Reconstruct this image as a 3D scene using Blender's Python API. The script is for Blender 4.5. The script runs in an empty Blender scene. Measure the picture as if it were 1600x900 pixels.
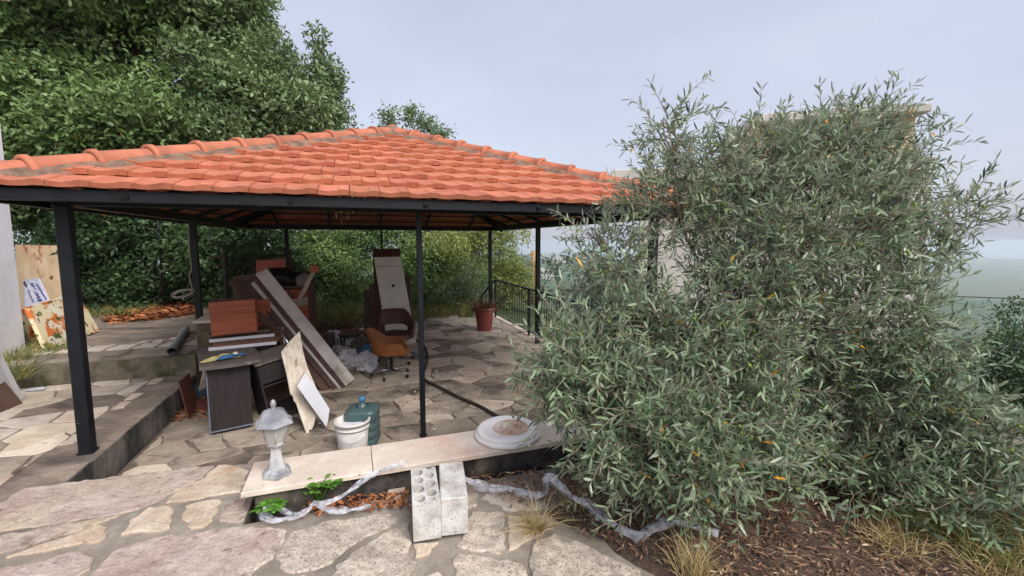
import bpy, bmesh, math, random
import numpy as np
from mathutils import Vector, Matrix, Euler

# ------------------------------------------------------------------ camera, sky, sun, exposure
scene = bpy.context.scene
COL = scene.collection
FPX, PITCH, CAMZ = 700.0, math.radians(5.9), 1.6
cam_d = bpy.data.cameras.new('camera')
cam_d.sensor_width = 36.0
cam_d.lens = 36.0 * FPX / 1600.0
cam_d.clip_start = 0.05
cam_d.clip_end = 30000
cam = bpy.data.objects.new('camera', cam_d)
cam.location = (0, 0, CAMZ)
cam.rotation_euler = (math.pi / 2 - PITCH, 0, 0)
COL.objects.link(cam)
scene.camera = cam

SUN_EL, SUN_AZ = math.radians(46), math.radians(140)      # azimuth clockwise from +Y (view direction)
world = bpy.data.worlds.new('World')
scene.world = world
world.use_nodes = True
wn, wl = world.node_tree.nodes, world.node_tree.links
wn.clear()
w_out = wn.new('ShaderNodeOutputWorld')
w_bg = wn.new('ShaderNodeBackground')
w_bg2 = wn.new('ShaderNodeBackground')
w_add = wn.new('ShaderNodeAddShader')
w_sky = wn.new('ShaderNodeTexSky')
w_sky.sky_type = 'NISHITA'
w_sky.sun_disc = False
w_sky.sun_elevation = SUN_EL
w_sky.sun_rotation = SUN_AZ
w_sky.air_density = 1.0
w_sky.dust_density = 4.0
w_sky.ozone_density = 1.5
w_bg.inputs['Strength'].default_value = 0.05
wl.new(w_sky.outputs['Color'], w_bg.inputs['Color'])
# even layer of high overcast cloud over the blue sky
w_tc = wn.new('ShaderNodeTexCoord')
w_nz = wn.new('ShaderNodeTexNoise')
w_nz.inputs['Scale'].default_value = 1.6
w_nz.inputs['Detail'].default_value = 4
w_mp = wn.new('ShaderNodeMapping')
w_mp.inputs['Scale'].default_value = (1, 1, 3)
w_cr = wn.new('ShaderNodeValToRGB')
w_cr.color_ramp.elements[0].position = 0.3
w_cr.color_ramp.elements[0].color = (0.335, 0.35, 0.425, 1)
w_cr.color_ramp.elements[1].position = 0.7
w_cr.color_ramp.elements[1].color = (0.42, 0.43, 0.495, 1)
wl.new(w_tc.outputs['Generated'], w_mp.inputs['Vector'])
wl.new(w_mp.outputs['Vector'], w_nz.inputs['Vector'])
wl.new(w_nz.outputs['Fac'], w_cr.inputs['Fac'])
wl.new(w_cr.outputs['Color'], w_bg2.inputs['Color'])
w_bg2.inputs['Strength'].default_value = 1.0
wl.new(w_bg.outputs[0], w_add.inputs[0])
wl.new(w_bg2.outputs[0], w_add.inputs[1])
wl.new(w_add.outputs[0], w_out.inputs['Surface'])

sun_d = bpy.data.lights.new('sun', 'SUN')
sun_d.energy = 2.7
sun_d.angle = math.radians(36)
sun_d.color = (1.0, 0.98, 0.95)
sun = bpy.data.objects.new('sun', sun_d)
sdir = Vector((math.sin(SUN_AZ) * math.cos(SUN_EL), math.cos(SUN_AZ) * math.cos(SUN_EL), math.sin(SUN_EL)))
sun.rotation_euler = (-sdir).to_track_quat('-Z', 'Y').to_euler()
sun.location = sdir * 30
COL.objects.link(sun)

scene.view_settings.view_transform = 'Standard'
scene.view_settings.look = 'None'
scene.view_settings.gamma = 1
scene.view_settings.use_curve_mapping = False
scene.view_settings.exposure = 0.4
scene.render.engine = 'CYCLES'
scene.cycles.max_bounces = 7
scene.cycles.volume_bounces = 2
scene.cycles.transparent_max_bounces = 8
scene.cycles.use_denoising = True

# ------------------------------------------------------------------ site frame
CT, ST = math.cos(PITCH), math.sin(PITCH)
def G(px, py, z):                       # point of the horizontal plane z that the photo shows at (px, py)
    a, b = (px - 800) / FPX, (py - 450) / FPX
    t = (CAMZ - z) / (b * CT + ST)
    return Vector((a * t, t * (CT - b * ST), z))
def V(px, py, d):                       # point at forward distance d
    a, b = (px - 800) / FPX, (py - 450) / FPX
    t = d / (CT - b * ST)
    return Vector((a * t, d, CAMZ - t * (b * CT + ST)))
YAW = math.radians(19.5)
CY, SY = math.cos(YAW), math.sin(YAW)
OX, OY = -3.5, 3.54                     # foot of the front left post
def W(u, v, z=0.0):                     # pavilion frame -> world
    return Vector((OX + CY * u - SY * v, OY + SY * u + CY * v, z))
def UV(p):
    x, y = p[0] - OX, p[1] - OY
    return (CY * x + SY * y, -SY * x + CY * y)
FLOOR, TERR, UPPER = -0.40, -0.12, 0.13

# ------------------------------------------------------------------ materials
def _n(nt, t, **kw):
    n = nt.nodes.new(t)
    for k, v in kw.items():
        n.inputs[k].default_value = v
    return n
def rgb(r, g, b):                       # sRGB 0-255 -> linear
    f = lambda c: (c / 255 / 12.92) if c / 255 <= 0.04045 else ((c / 255 + 0.055) / 1.055) ** 2.4
    return (f(r), f(g), f(b), 1)
MATS = {}
def mat(name, c1, c2=None, scale=6.0, rough=0.8, bump=0.0, bscale=None, c3=None, s3=1.2, lo3=0.5, hi3=0.65,
        rnd=0.0, metal=0.0, spec=0.3, stretch=(1, 1, 1), lo=0.35, hi=0.65, c4=None, s4=30, lo4=.6, hi4=.66, hue=0.0, bdist=.01, grit=0.0, gs=90):
    m = bpy.data.materials.new(name)
    m.use_nodes = True
    nt = m.node_tree
    p = nt.nodes['Principled BSDF']
    p.inputs['Roughness'].default_value = rough
    p.inputs['Metallic'].default_value = metal
    p.inputs['Specular IOR Level'].default_value = spec
    L = nt.links
    tc = _n(nt, 'ShaderNodeTexCoord')
    oi = _n(nt, 'ShaderNodeObjectInfo')
    mul = nt.nodes.new('ShaderNodeMath'); mul.operation = 'MULTIPLY'; mul.inputs[1].default_value = 37.0
    L.new(oi.outputs['Random'], mul.inputs[0])
    add = nt.nodes.new('ShaderNodeVectorMath'); add.operation = 'ADD'
    L.new(tc.outputs['Object'], add.inputs[0]); L.new(mul.outputs[0], add.inputs[1])
    mp = _n(nt, 'ShaderNodeMapping'); mp.inputs['Scale'].default_value = stretch
    L.new(add.outputs[0], mp.inputs['Vector'])
    vec = mp.outputs['Vector']
    def noise(s, d=7, r=.6):
        n = _n(nt, 'ShaderNodeTexNoise'); n.inputs['Scale'].default_value = s
        n.inputs['Detail'].default_value = d; n.inputs['Roughness'].default_value = r
        L.new(vec, n.inputs['Vector']); return n.outputs['Fac']
    def ramp(src, lo, hi):
        r = _n(nt, 'ShaderNodeMapRange'); r.inputs['From Min'].default_value = lo; r.inputs['From Max'].default_value = hi
        r.interpolation_type = 'SMOOTHSTEP'
        L.new(src, r.inputs['Value']); return r.outputs[0]
    def mix(f, a, b):
        x = nt.nodes.new('ShaderNodeMix'); x.data_type = 'RGBA'
        L.new(f, x.inputs[0])
        for sock, v in ((x.inputs[6], a), (x.inputs[7], b)):
            if isinstance(v, tuple): sock.default_value = v
            else: L.new(v, sock)
        return x.outputs[2]
    col = c1
    if c2: col = mix(ramp(noise(scale), lo, hi), c1, c2)
    if c3: col = mix(ramp(noise(s3, 5), lo3, hi3), col, c3)
    if c4: col = mix(ramp(noise(s4, 3), lo4, hi4), col, c4)
    if grit:
        mg = nt.nodes.new('ShaderNodeMix'); mg.data_type = 'RGBA'; mg.blend_type = 'MULTIPLY'; mg.inputs[0].default_value = 1.0
        g1 = _n(nt, 'ShaderNodeMapRange'); g1.inputs['From Min'].default_value = .3; g1.inputs['From Max'].default_value = .7
        g1.inputs['To Min'].default_value = 1 - grit; g1.inputs['To Max'].default_value = 1 + grit
        ga = nt.nodes.new('ShaderNodeMath'); ga.operation = 'ADD'
        gb_ = nt.nodes.new('ShaderNodeMath'); gb_.operation = 'MULTIPLY'; gb_.inputs[1].default_value = .5
        L.new(noise(gs, 4, .7), ga.inputs[0]); L.new(noise(gs * .18, 6, .7), ga.inputs[1]); L.new(ga.outputs[0], gb_.inputs[0])
        L.new(gb_.outputs[0], g1.inputs['Value'])
        if isinstance(col, tuple): mg.inputs[6].default_value = col
        else: L.new(col, mg.inputs[6])
        L.new(g1.outputs[0], mg.inputs[7]); col = mg.outputs[2]
    if rnd or hue:
        hs = _n(nt, 'ShaderNodeHueSaturation')
        r = _n(nt, 'ShaderNodeMapRange'); r.inputs['To Min'].default_value = 1 - rnd; r.inputs['To Max'].default_value = 1 + rnd
        L.new(oi.outputs['Random'], r.inputs['Value']); L.new(r.outputs[0], hs.inputs['Value'])
        if hue:
            m2 = nt.nodes.new('ShaderNodeMath'); m2.operation = 'FRACT'
            m3 = nt.nodes.new('ShaderNodeMath'); m3.operation = 'MULTIPLY'; m3.inputs[1].default_value = 7.31
            L.new(oi.outputs['Random'], m3.inputs[0]); L.new(m3.outputs[0], m2.inputs[0])
            r2 = _n(nt, 'ShaderNodeMapRange'); r2.inputs['To Min'].default_value = .5 - hue; r2.inputs['To Max'].default_value = .5 + hue
            L.new(m2.outputs[0], r2.inputs['Value']); L.new(r2.outputs[0], hs.inputs['Hue'])
        if isinstance(col, tuple): hs.inputs['Color'].default_value = col
        else: L.new(col, hs.inputs['Color'])
        col = hs.outputs['Color']
    if isinstance(col, tuple): p.inputs['Base Color'].default_value = col
    else: L.new(col, p.inputs['Base Color'])
    if bump:
        b = _n(nt, 'ShaderNodeBump'); b.inputs['Strength'].default_value = bump; b.inputs['Distance'].default_value = bdist
        L.new(noise(bscale or scale * 3, 8, .65), b.inputs['Height']); L.new(b.outputs[0], p.inputs['Normal'])
    MATS[name] = m
    return m
def leafmat(name, c_dark, c_light, under=None, rough=0.5, trans=0.25, odd=None, oddlo=.985, spec=.35):
    m = bpy.data.materials.new(name); m.use_nodes = True
    nt = m.node_tree; L = nt.links
    p = nt.nodes['Principled BSDF']; out = nt.nodes['Material Output']
    p.inputs['Roughness'].default_value = rough; p.inputs['Specular IOR Level'].default_value = spec
    at = nt.nodes.new('ShaderNodeAttribute'); at.attribute_name = 'tint'
    cr = nt.nodes.new('ShaderNodeValToRGB')
    cr.color_ramp.elements[0].color = c_dark; cr.color_ramp.elements[0].position = 0
    cr.color_ramp.elements[1].color = c_light; cr.color_ramp.elements[1].position = .93
    if odd:
        cr.color_ramp.elements[1].position = min(.93, oddlo - .01)
        e = cr.color_ramp.elements.new(oddlo - .002); e.color = c_light
        e = cr.color_ramp.elements.new(oddlo); e.color = odd
    L.new(at.outputs['Fac'], cr.inputs['Fac'])
    col = cr.outputs['Color']
    if under:
        geo = nt.nodes.new('ShaderNodeNewGeometry')
        mx = nt.nodes.new('ShaderNodeMix'); mx.data_type = 'RGBA'
        mul = nt.nodes.new('ShaderNodeMath'); mul.operation = 'MULTIPLY'; mul.inputs[1].default_value = .8
        L.new(geo.outputs['Backfacing'], mul.inputs[0]); L.new(mul.outputs[0], mx.inputs[0])
        L.new(col, mx.inputs[6]); mx.inputs[7].default_value = under; col = mx.outputs[2]
    L.new(col, p.inputs['Base Color'])
    tr = nt.nodes.new('ShaderNodeBsdfTranslucent'); L.new(col, tr.inputs['Color'])
    ms = nt.nodes.new('ShaderNodeMixShader'); ms.inputs[0].default_value = trans
    L.new(p.outputs[0], ms.inputs[1]); L.new(tr.outputs[0], ms.inputs[2]); L.new(ms.outputs[0], out.inputs['Surface'])
    MATS[name] = m
    return m

mat('tile', grit=0.14, c1=rgb(192, 120, 92), c2=rgb(174, 104, 78), scale=5, rough=.8, bump=.25, bscale=40, rnd=.08, hue=.004, c3=rgb(150, 92, 66), s3=2.2, lo3=.6, hi3=.85, c4=rgb(120, 84, 66), s4=9, lo4=.70, hi4=.8)
mat('cap', grit=0.14, c1=rgb(190, 118, 90), c2=rgb(170, 104, 80), scale=5, rough=.75, bump=.3, bscale=30, rnd=.08, c3=rgb(160, 104, 80), s3=3, lo3=.55, hi3=.8)
mat('mortar', grit=0.3, c1=rgb(140, 112, 94), c2=rgb(104, 84, 72), scale=9, rough=.95, bump=.8, bscale=30, c3=rgb(160, 100, 76), s3=4, lo3=.6, hi3=.75)
mat('black_paint', rgb(26, 28, 34), rgb(19, 21, 25), scale=6, rough=.45, bump=.05, c4=rgb(80, 78, 78), s4=14, lo4=.72, hi4=.8)
mat('batten', rgb(66, 54, 48), rgb(46, 40, 38), scale=8, rough=.8)
mat('pale_strip', rgb(150, 138, 120), rgb(110, 98, 86), scale=8, rough=.8)
mat('flag', grit=0.28, c1=rgb(206, 193, 174), c2=rgb(184, 167, 148), scale=4, rough=.9, bump=.5, bscale=22, rnd=.13, hue=.012, c3=rgb(164, 144, 124), s3=1.6, lo3=.5, hi3=.75, c4=rgb(136, 120, 104), s4=26, lo4=.62, hi4=.7)
mat('flag_white', grit=0.22, c1=rgb(206, 194, 180), c2=rgb(184, 172, 158), scale=5, rough=.9, bump=.5, bscale=25, rnd=.1, c3=rgb(140, 124, 110), s3=2, lo3=.55, hi3=.75)
mat('flag_grime', grit=0.4, c1=rgb(160, 147, 131), c2=rgb(132, 120, 107), scale=3, rough=.9, bump=.7, bscale=20, rnd=.14, c3=rgb(82, 74, 68), s3=1.5, lo3=.5, hi3=.7, c4=rgb(170, 154, 136), s4=12, lo4=.64, hi4=.74)
mat('flag_pink', grit=0.42, gs=60, c1=rgb(190, 174, 162), c2=rgb(170, 148, 137), scale=3.4, rough=.95, bump=1.0, bscale=16, rnd=.05, hue=.008, c3=rgb(196, 178, 156), s3=1.8, lo3=.5, hi3=.7, c4=rgb(140, 112, 100), s4=13, lo4=.57, hi4=.75, bdist=.03)
mat('flag_cream', grit=0.42, gs=60, c1=rgb(200, 184, 164), c2=rgb(176, 156, 136), scale=5, rough=.92, bump=.7, bscale=18, rnd=.06, c3=rgb(176, 142, 116), s3=4, lo3=.55, hi3=.8, bdist=.015)
mat('flag_lichen', grit=0.35, c1=rgb(206, 192, 176), c2=rgb(172, 158, 144), scale=16, rough=.95, bump=.9, bscale=60, rnd=.05, c3=rgb(150, 138, 126), s3=4, lo3=.5, hi3=.72, c4=rgb(108, 100, 92), s4=85, lo4=.54, hi4=.68, bdist=.012)
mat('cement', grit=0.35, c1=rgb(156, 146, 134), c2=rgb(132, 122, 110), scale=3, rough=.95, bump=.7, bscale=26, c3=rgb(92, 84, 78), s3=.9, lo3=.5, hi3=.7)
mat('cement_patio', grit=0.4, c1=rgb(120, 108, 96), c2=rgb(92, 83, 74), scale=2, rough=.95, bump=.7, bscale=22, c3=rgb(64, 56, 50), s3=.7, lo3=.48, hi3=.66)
mat('cement_terrace', grit=0.42, c1=rgb(146, 132, 118), c2=rgb(116, 104, 94), scale=2.2, rough=.95, bump=.8, bscale=16, c3=rgb(84, 74, 68), s3=1.2, lo3=.48, hi3=.7, stretch=(1, 2, 1))
mat('old_wall', grit=0.4, c1=rgb(112, 106, 100), c2=rgb(74, 70, 66), scale=5, rough=.95, bump=.8, bscale=24, c3=rgb(48, 48, 46), s3=2, lo3=.45, hi3=.65, stretch=(1, 1, .5))
mat('moss_wall', grit=0.4, c1=rgb(120, 112, 96), c2=rgb(82, 80, 62), scale=6, rough=.95, bump=.9, bscale=24, c3=rgb(62, 66, 44), s3=2.5, lo3=.48, hi3=.64)
mat('black_wall', grit=0.5, c1=rgb(84, 78, 73), c2=rgb(46, 43, 41), scale=6, rough=.95, bump=.9, bscale=30, c3=rgb(116, 106, 94), s3=4, lo3=.56, hi3=.72)
mat('coping', grit=0.16, c1=rgb(218, 206, 190), c2=rgb(202, 188, 172), scale=3.5, rough=.7, bump=.12, bscale=40, c3=rgb(206, 176, 160), s3=1.6, lo3=.48, hi3=.68, c4=rgb(150, 136, 120), s4=22, lo4=.66, hi4=.74)
mat('soil', grit=0.5, c1=rgb(104, 86, 72), c2=rgb(72, 60, 52), scale=6, rough=1, bump=1, bscale=30, c3=rgb(120, 102, 84), s3=2, lo3=.55, hi3=.7, bdist=.03)
mat('terrain', rgb(92, 104, 62), rgb(70, 82, 52), scale=.6, rough=1, bump=.6, bscale=4, c3=rgb(120, 108, 84), s3=.08, lo3=.5, hi3=.7)
mat('forest', rgb(70, 92, 58), rgb(48, 70, 44), scale=.02, rough=1, c3=rgb(128, 120, 96), s3=.006, lo3=.55, hi3=.7)
mat('concrete_block', grit=0.22, c1=rgb(210, 206, 200), c2=rgb(172, 167, 160), scale=9, rough=.95, bump=.6, bscale=70, c4=rgb(130, 124, 116), s4=60, lo4=.62, hi4=.7, c3=rgb(158, 150, 140), s3=3, lo3=.55, hi3=.75)
mat('white_stone', rgb(240, 236, 232), rgb(228, 222, 216), scale=4, rough=.55, bump=.06, bscale=40, c4=rgb(170, 160, 150), s4=10, lo4=.66, hi4=.78)
mat('dish_dirt', rgb(206, 176, 152), rgb(184, 152, 126), scale=8, rough=.8, c3=rgb(222, 208, 194), s3=6, lo3=.5, hi3=.65)
mat('plaster', grit=0.1, c1=rgb(232, 230, 232), c2=rgb(218, 216, 220), scale=2.5, rough=.9, bump=.15, bscale=20, c3=rgb(160, 158, 164), s3=1.1, lo3=.55, hi3=.75, stretch=(1, 1, .6))
mat('lamp_metal', rgb(180, 180, 182), rgb(136, 136, 142), scale=7, rough=.45, metal=.35, bump=.1, c3=rgb(206, 206, 204), s3=5, lo3=.5, hi3=.65)
mat('plastic_white', rgb(214, 210, 204), rgb(198, 192, 184), scale=5, rough=.45, c4=rgb(150, 140, 128), s4=14, lo4=.66, hi4=.76)
mat('laminate_black', rgb(54, 46, 46), rgb(44, 38, 39), scale=4, rough=.5, stretch=(8, 8, .6), c4=rgb(88, 80, 76), s4=20, lo4=.7, hi4=.78)
mat('laminate_edge', rgb(110, 116, 132), rgb(90, 94, 108), scale=6, rough=.5)
mat('desk_top', rgb(98, 90, 86), rgb(78, 72, 69), scale=4, rough=.55, c4=rgb(128, 118, 108), s4=12, lo4=.6, hi4=.72)
mat('red_wood', rgb(172, 96, 68), rgb(150, 80, 58), scale=3, rough=.5, bump=.05, stretch=(.8, 6, 9), rnd=.06)
mat('red_wood_dusty', rgb(112, 86, 74), rgb(92, 74, 66), scale=5, rough=.8)
mat('brown_board', rgb(104, 80, 68), rgb(86, 66, 57), scale=4, rough=.7, rnd=.08)
mat('grey_board', rgb(210, 203, 196), rgb(190, 182, 174), scale=5, rough=.7, bump=.1, c3=rgb(140, 130, 122), s3=2.5, lo3=.56, hi3=.75)
mat('maroon_board', rgb(96, 70, 68), rgb(76, 56, 56), scale=5, rough=.7)
mat('white_board', rgb(214, 214, 220), rgb(202, 202, 208), scale=4, rough=.5, c4=rgb(170, 164, 160), s4=10, lo4=.68, hi4=.78)
mat('door_white', rgb(240, 236, 228), rgb(228, 223, 214), scale=4, rough=.55, c4=rgb(180, 170, 158), s4=9, lo4=.66, hi4=.8)
mat('chipboard', rgb(150, 116, 92), rgb(118, 88, 70), scale=40, rough=.9, bump=.3)
mat('plywood', grit=0.15, c1=rgb(208, 198, 182), c2=rgb(184, 170, 152), scale=3, rough=.85, bump=.2, stretch=(9, 9, .8), c3=rgb(140, 112, 100), s3=2.6, lo3=.58, hi3=.7)
mat('pale_wood', rgb(190, 174, 154), rgb(160, 142, 124), scale=5, rough=.85, stretch=(6, 6, .8))
mat('old_wood', grit=0.25, c1=rgb(112, 98, 84), c2=rgb(82, 70, 60), scale=4, rough=.95, bump=.5, stretch=(9, 9, .6), rnd=.1)
mat('dark_wood', rgb(96, 56, 44), rgb(68, 40, 33), scale=4, rough=.6, stretch=(8, 8, .6))
mat('leather_tan', rgb(148, 92, 54), rgb(132, 79, 46), scale=6, rough=.5, bump=.1, bscale=60)
mat('leather_maroon', rgb(88, 52, 48), rgb(74, 43, 41), scale=6, rough=.42, bump=.1, bscale=60)
mat('seat_maroon', rgb(104, 72, 66), rgb(88, 60, 56), scale=6, rough=.6)
mat('chrome', rgb(188, 188, 190), rgb(150, 148, 146), scale=10, rough=.3, metal=.9)
mat('rubber', rgb(34, 32, 32), rough=.6)
mat('hose', rgb(70, 62, 54), rgb(48, 43, 39), scale=8, rough=.7, bump=.3)
mat('pvc', rgb(170, 176, 174), rgb(146, 152, 150), scale=6, rough=.5)
mat('bag_white', rgb(228, 226, 230), rgb(196, 194, 202), scale=6, rough=.4, bump=.4, bscale=12, rnd=.08)
mat('bag_grey', rgb(140, 134, 130), rgb(104, 98, 95), scale=6, rough=.5, bump=.4, bscale=12)
mat('bag_blue', rgb(84, 136, 160), rgb(70, 112, 136), scale=6, rough=.45, bump=.3, bscale=12)
mat('bag_black', rgb(36, 35, 37), rgb(26, 26, 28), scale=6, rough=.35, bump=.3, bscale=12)
mat('cloth_yellow', rgb(198, 184, 128), rgb(178, 162, 108), scale=10, rough=.95, bump=.5)
mat('cloth_blue', rgb(62, 108, 152), rgb(50, 90, 130), scale=10, rough=.95, bump=.5)
mat('cloth_teal', rgb(78, 104, 112), rgb(52, 74, 84), scale=8, rough=.95, bump=.6)
mat('cloth_maroon', rgb(104, 52, 54), rgb(80, 42, 44), scale=8, rough=.95, bump=.6)
mat('terracotta', rgb(150, 82, 70), rgb(132, 70, 60), scale=5, rough=.7, bump=.1, c3=rgb(170, 120, 106), s3=3, lo3=.6, hi3=.75)
mat('rust_sheet', rgb(216, 194, 160), rgb(200, 172, 136), scale=3, rough=.7, c3=rgb(156, 82, 44), s3=2.4, lo3=.56, hi3=.66, stretch=(1.6, 1.6, .55), c4=rgb(120, 60, 36), s4=7, lo4=.66, hi4=.72)
mat('sign_white', rgb(216, 216, 226), rgb(196, 196, 208), scale=8, rough=.6)
mat('ink_blue', rgb(64, 64, 150), rough=.6)
mat('ink_dark', rgb(60, 64, 58), rough=.6)
mat('floral', rgb(222, 206, 168), rgb(204, 112, 52), scale=4.5, rough=.8, lo=.44, hi=.54, c3=rgb(222, 214, 190), s3=3.2, lo3=.55, hi3=.6, c4=rgb(78, 92, 52), s4=9, lo4=.57, hi4=.61)
mat('floral_back', rgb(226, 218, 196), rgb(212, 200, 172), scale=5, rough=.85, c4=rgb(86, 96, 58), s4=10, lo4=.62, hi4=.66)
mat('bark', rgb(98, 86, 74), rgb(66, 58, 51), scale=8, rough=.95, bump=.8, bscale=30, stretch=(3, 3, .6))
mat('olive_twig', rgb(164, 150, 130), rgb(122, 108, 92), scale=20, rough=.9)
mat('pole_wood', rgb(176, 146, 112), rgb(146, 116, 86), scale=3, rough=.9, stretch=(6, 6, .4))
mat('building', rgb(206, 200, 192), rgb(186, 178, 170), scale=1.2, rough=.9, c3=rgb(164, 156, 148), s3=.5, lo3=.5, hi3=.7)
mat('building_tan', rgb(204, 184, 156), rgb(188, 166, 138), scale=1.4, rough=.9)
mat('window_dark', rgb(52, 58, 66), rough=.15)
mat('roof_far', rgb(150, 88, 66), rgb(130, 76, 60), scale=2, rough=.9)
mat('wire', rgb(46, 46, 50), rough=.6)
mat('cord', rgb(170, 160, 148), rough=.7)
mat('olive_fruit', rgb(132, 150, 70), rgb(112, 134, 62), scale=8, rough=.35, rnd=.2)
mat('film_core', rgb(214, 214, 220), rough=.3)
leafmat('leaf_bay', rgb(58, 86, 44), rgb(152, 178, 114), rough=.42, trans=.28, odd=rgb(206, 150, 50), oddlo=.9985)
leafmat('leaf_bay_dull', rgb(66, 90, 54), rgb(150, 172, 120), rough=.42, trans=.25)
leafmat('leaf_hedge', rgb(72, 98, 52), rgb(142, 168, 104), rough=.45, trans=.28, odd=rgb(190, 120, 60), oddlo=.997)
leafmat('leaf_yellow', rgb(98, 116, 54), rgb(172, 180, 108), rough=.5, trans=.3)
leafmat('leaf_grey', rgb(84, 98, 84), rgb(132, 142, 120), rough=.6, trans=.2)
leafmat('leaf_dark', rgb(42, 64, 40), rgb(92, 118, 74), rough=.5, trans=.25)
leafmat('leaf_olive', rgb(46, 68, 46), rgb(144, 162, 124), under=rgb(182, 192, 168), rough=.42, trans=.18, odd=rgb(214, 150, 40), oddlo=.9955, spec=.45)
leafmat('leaf_weed', rgb(70, 118, 40), rgb(124, 172, 74), rough=.4, trans=.35)
leafmat('litter_orange', rgb(96, 58, 38), rgb(190, 122, 76), rough=.8, trans=.1)
leafmat('litter_brown', rgb(70, 52, 42), rgb(164, 128, 102), rough=.9, trans=.05, odd=rgb(200, 180, 150), oddlo=.95)
leafmat('straw', rgb(148, 128, 84), rgb(208, 188, 138), rough=.7, trans=.2)
leafmat('grass', rgb(78, 98, 50), rgb(146, 152, 92), rough=.6, trans=.3, odd=rgb(190, 170, 110), oddlo=.75)
leafmat('dry_plant', rgb(92, 60, 48), rgb(140, 100, 76), rough=.9, trans=.1)
def film_material():
    m = bpy.data.materials.new('film'); m.use_nodes = True
    nt = m.node_tree; L = nt.links
    p = nt.nodes['Principled BSDF']; out = nt.nodes['Material Output']
    p.inputs['Base Color'].default_value = rgb(226, 228, 236); p.inputs['Roughness'].default_value = .28
    tr = nt.nodes.new('ShaderNodeBsdfTransparent'); mx = nt.nodes.new('ShaderNodeMixShader')
    tc = nt.nodes.new('ShaderNodeTexCoord'); nz = nt.nodes.new('ShaderNodeTexNoise'); nz.inputs['Scale'].default_value = 30; nz.inputs['Detail'].default_value = 6
    r = nt.nodes.new('ShaderNodeMapRange'); r.inputs['From Min'].default_value = .35; r.inputs['From Max'].default_value = .65
    r.inputs['To Min'].default_value = .04; r.inputs['To Max'].default_value = .5
    L.new(tc.outputs['Object'], nz.inputs['Vector']); L.new(nz.outputs['Fac'], r.inputs['Value'])
    L.new(r.outputs[0], mx.inputs[0]); L.new(tr.outputs[0], mx.inputs[1]); L.new(p.outputs[0], mx.inputs[2]); L.new(mx.outputs[0], out.inputs['Surface'])
    MATS['film'] = m
film_material()
def clear_material(name, col, rough, mixv, transcol):
    m = bpy.data.materials.new(name); m.use_nodes = True
    nt = m.node_tree; L = nt.links
    p = nt.nodes['Principled BSDF']; out = nt.nodes['Material Output']
    p.inputs['Base Color'].default_value = col; p.inputs['Roughness'].default_value = rough
    tr = nt.nodes.new('ShaderNodeBsdfTransparent'); tr.inputs['Color'].default_value = transcol
    mx = nt.nodes.new('ShaderNodeMixShader'); mx.inputs[0].default_value = mixv
    L.new(tr.outputs[0], mx.inputs[1]); L.new(p.outputs[0], mx.inputs[2]); L.new(mx.outputs[0], out.inputs['Surface'])
    MATS[name] = m
clear_material('jug', rgb(74, 96, 96), .35, .85, rgb(120, 170, 170))
clear_material('jug_cap', rgb(64, 112, 140), .35, .95, (1, 1, 1, 1))
clear_material('lamp_glass', rgb(196, 194, 184), .35, .7, rgb(230, 230, 220))

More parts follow.
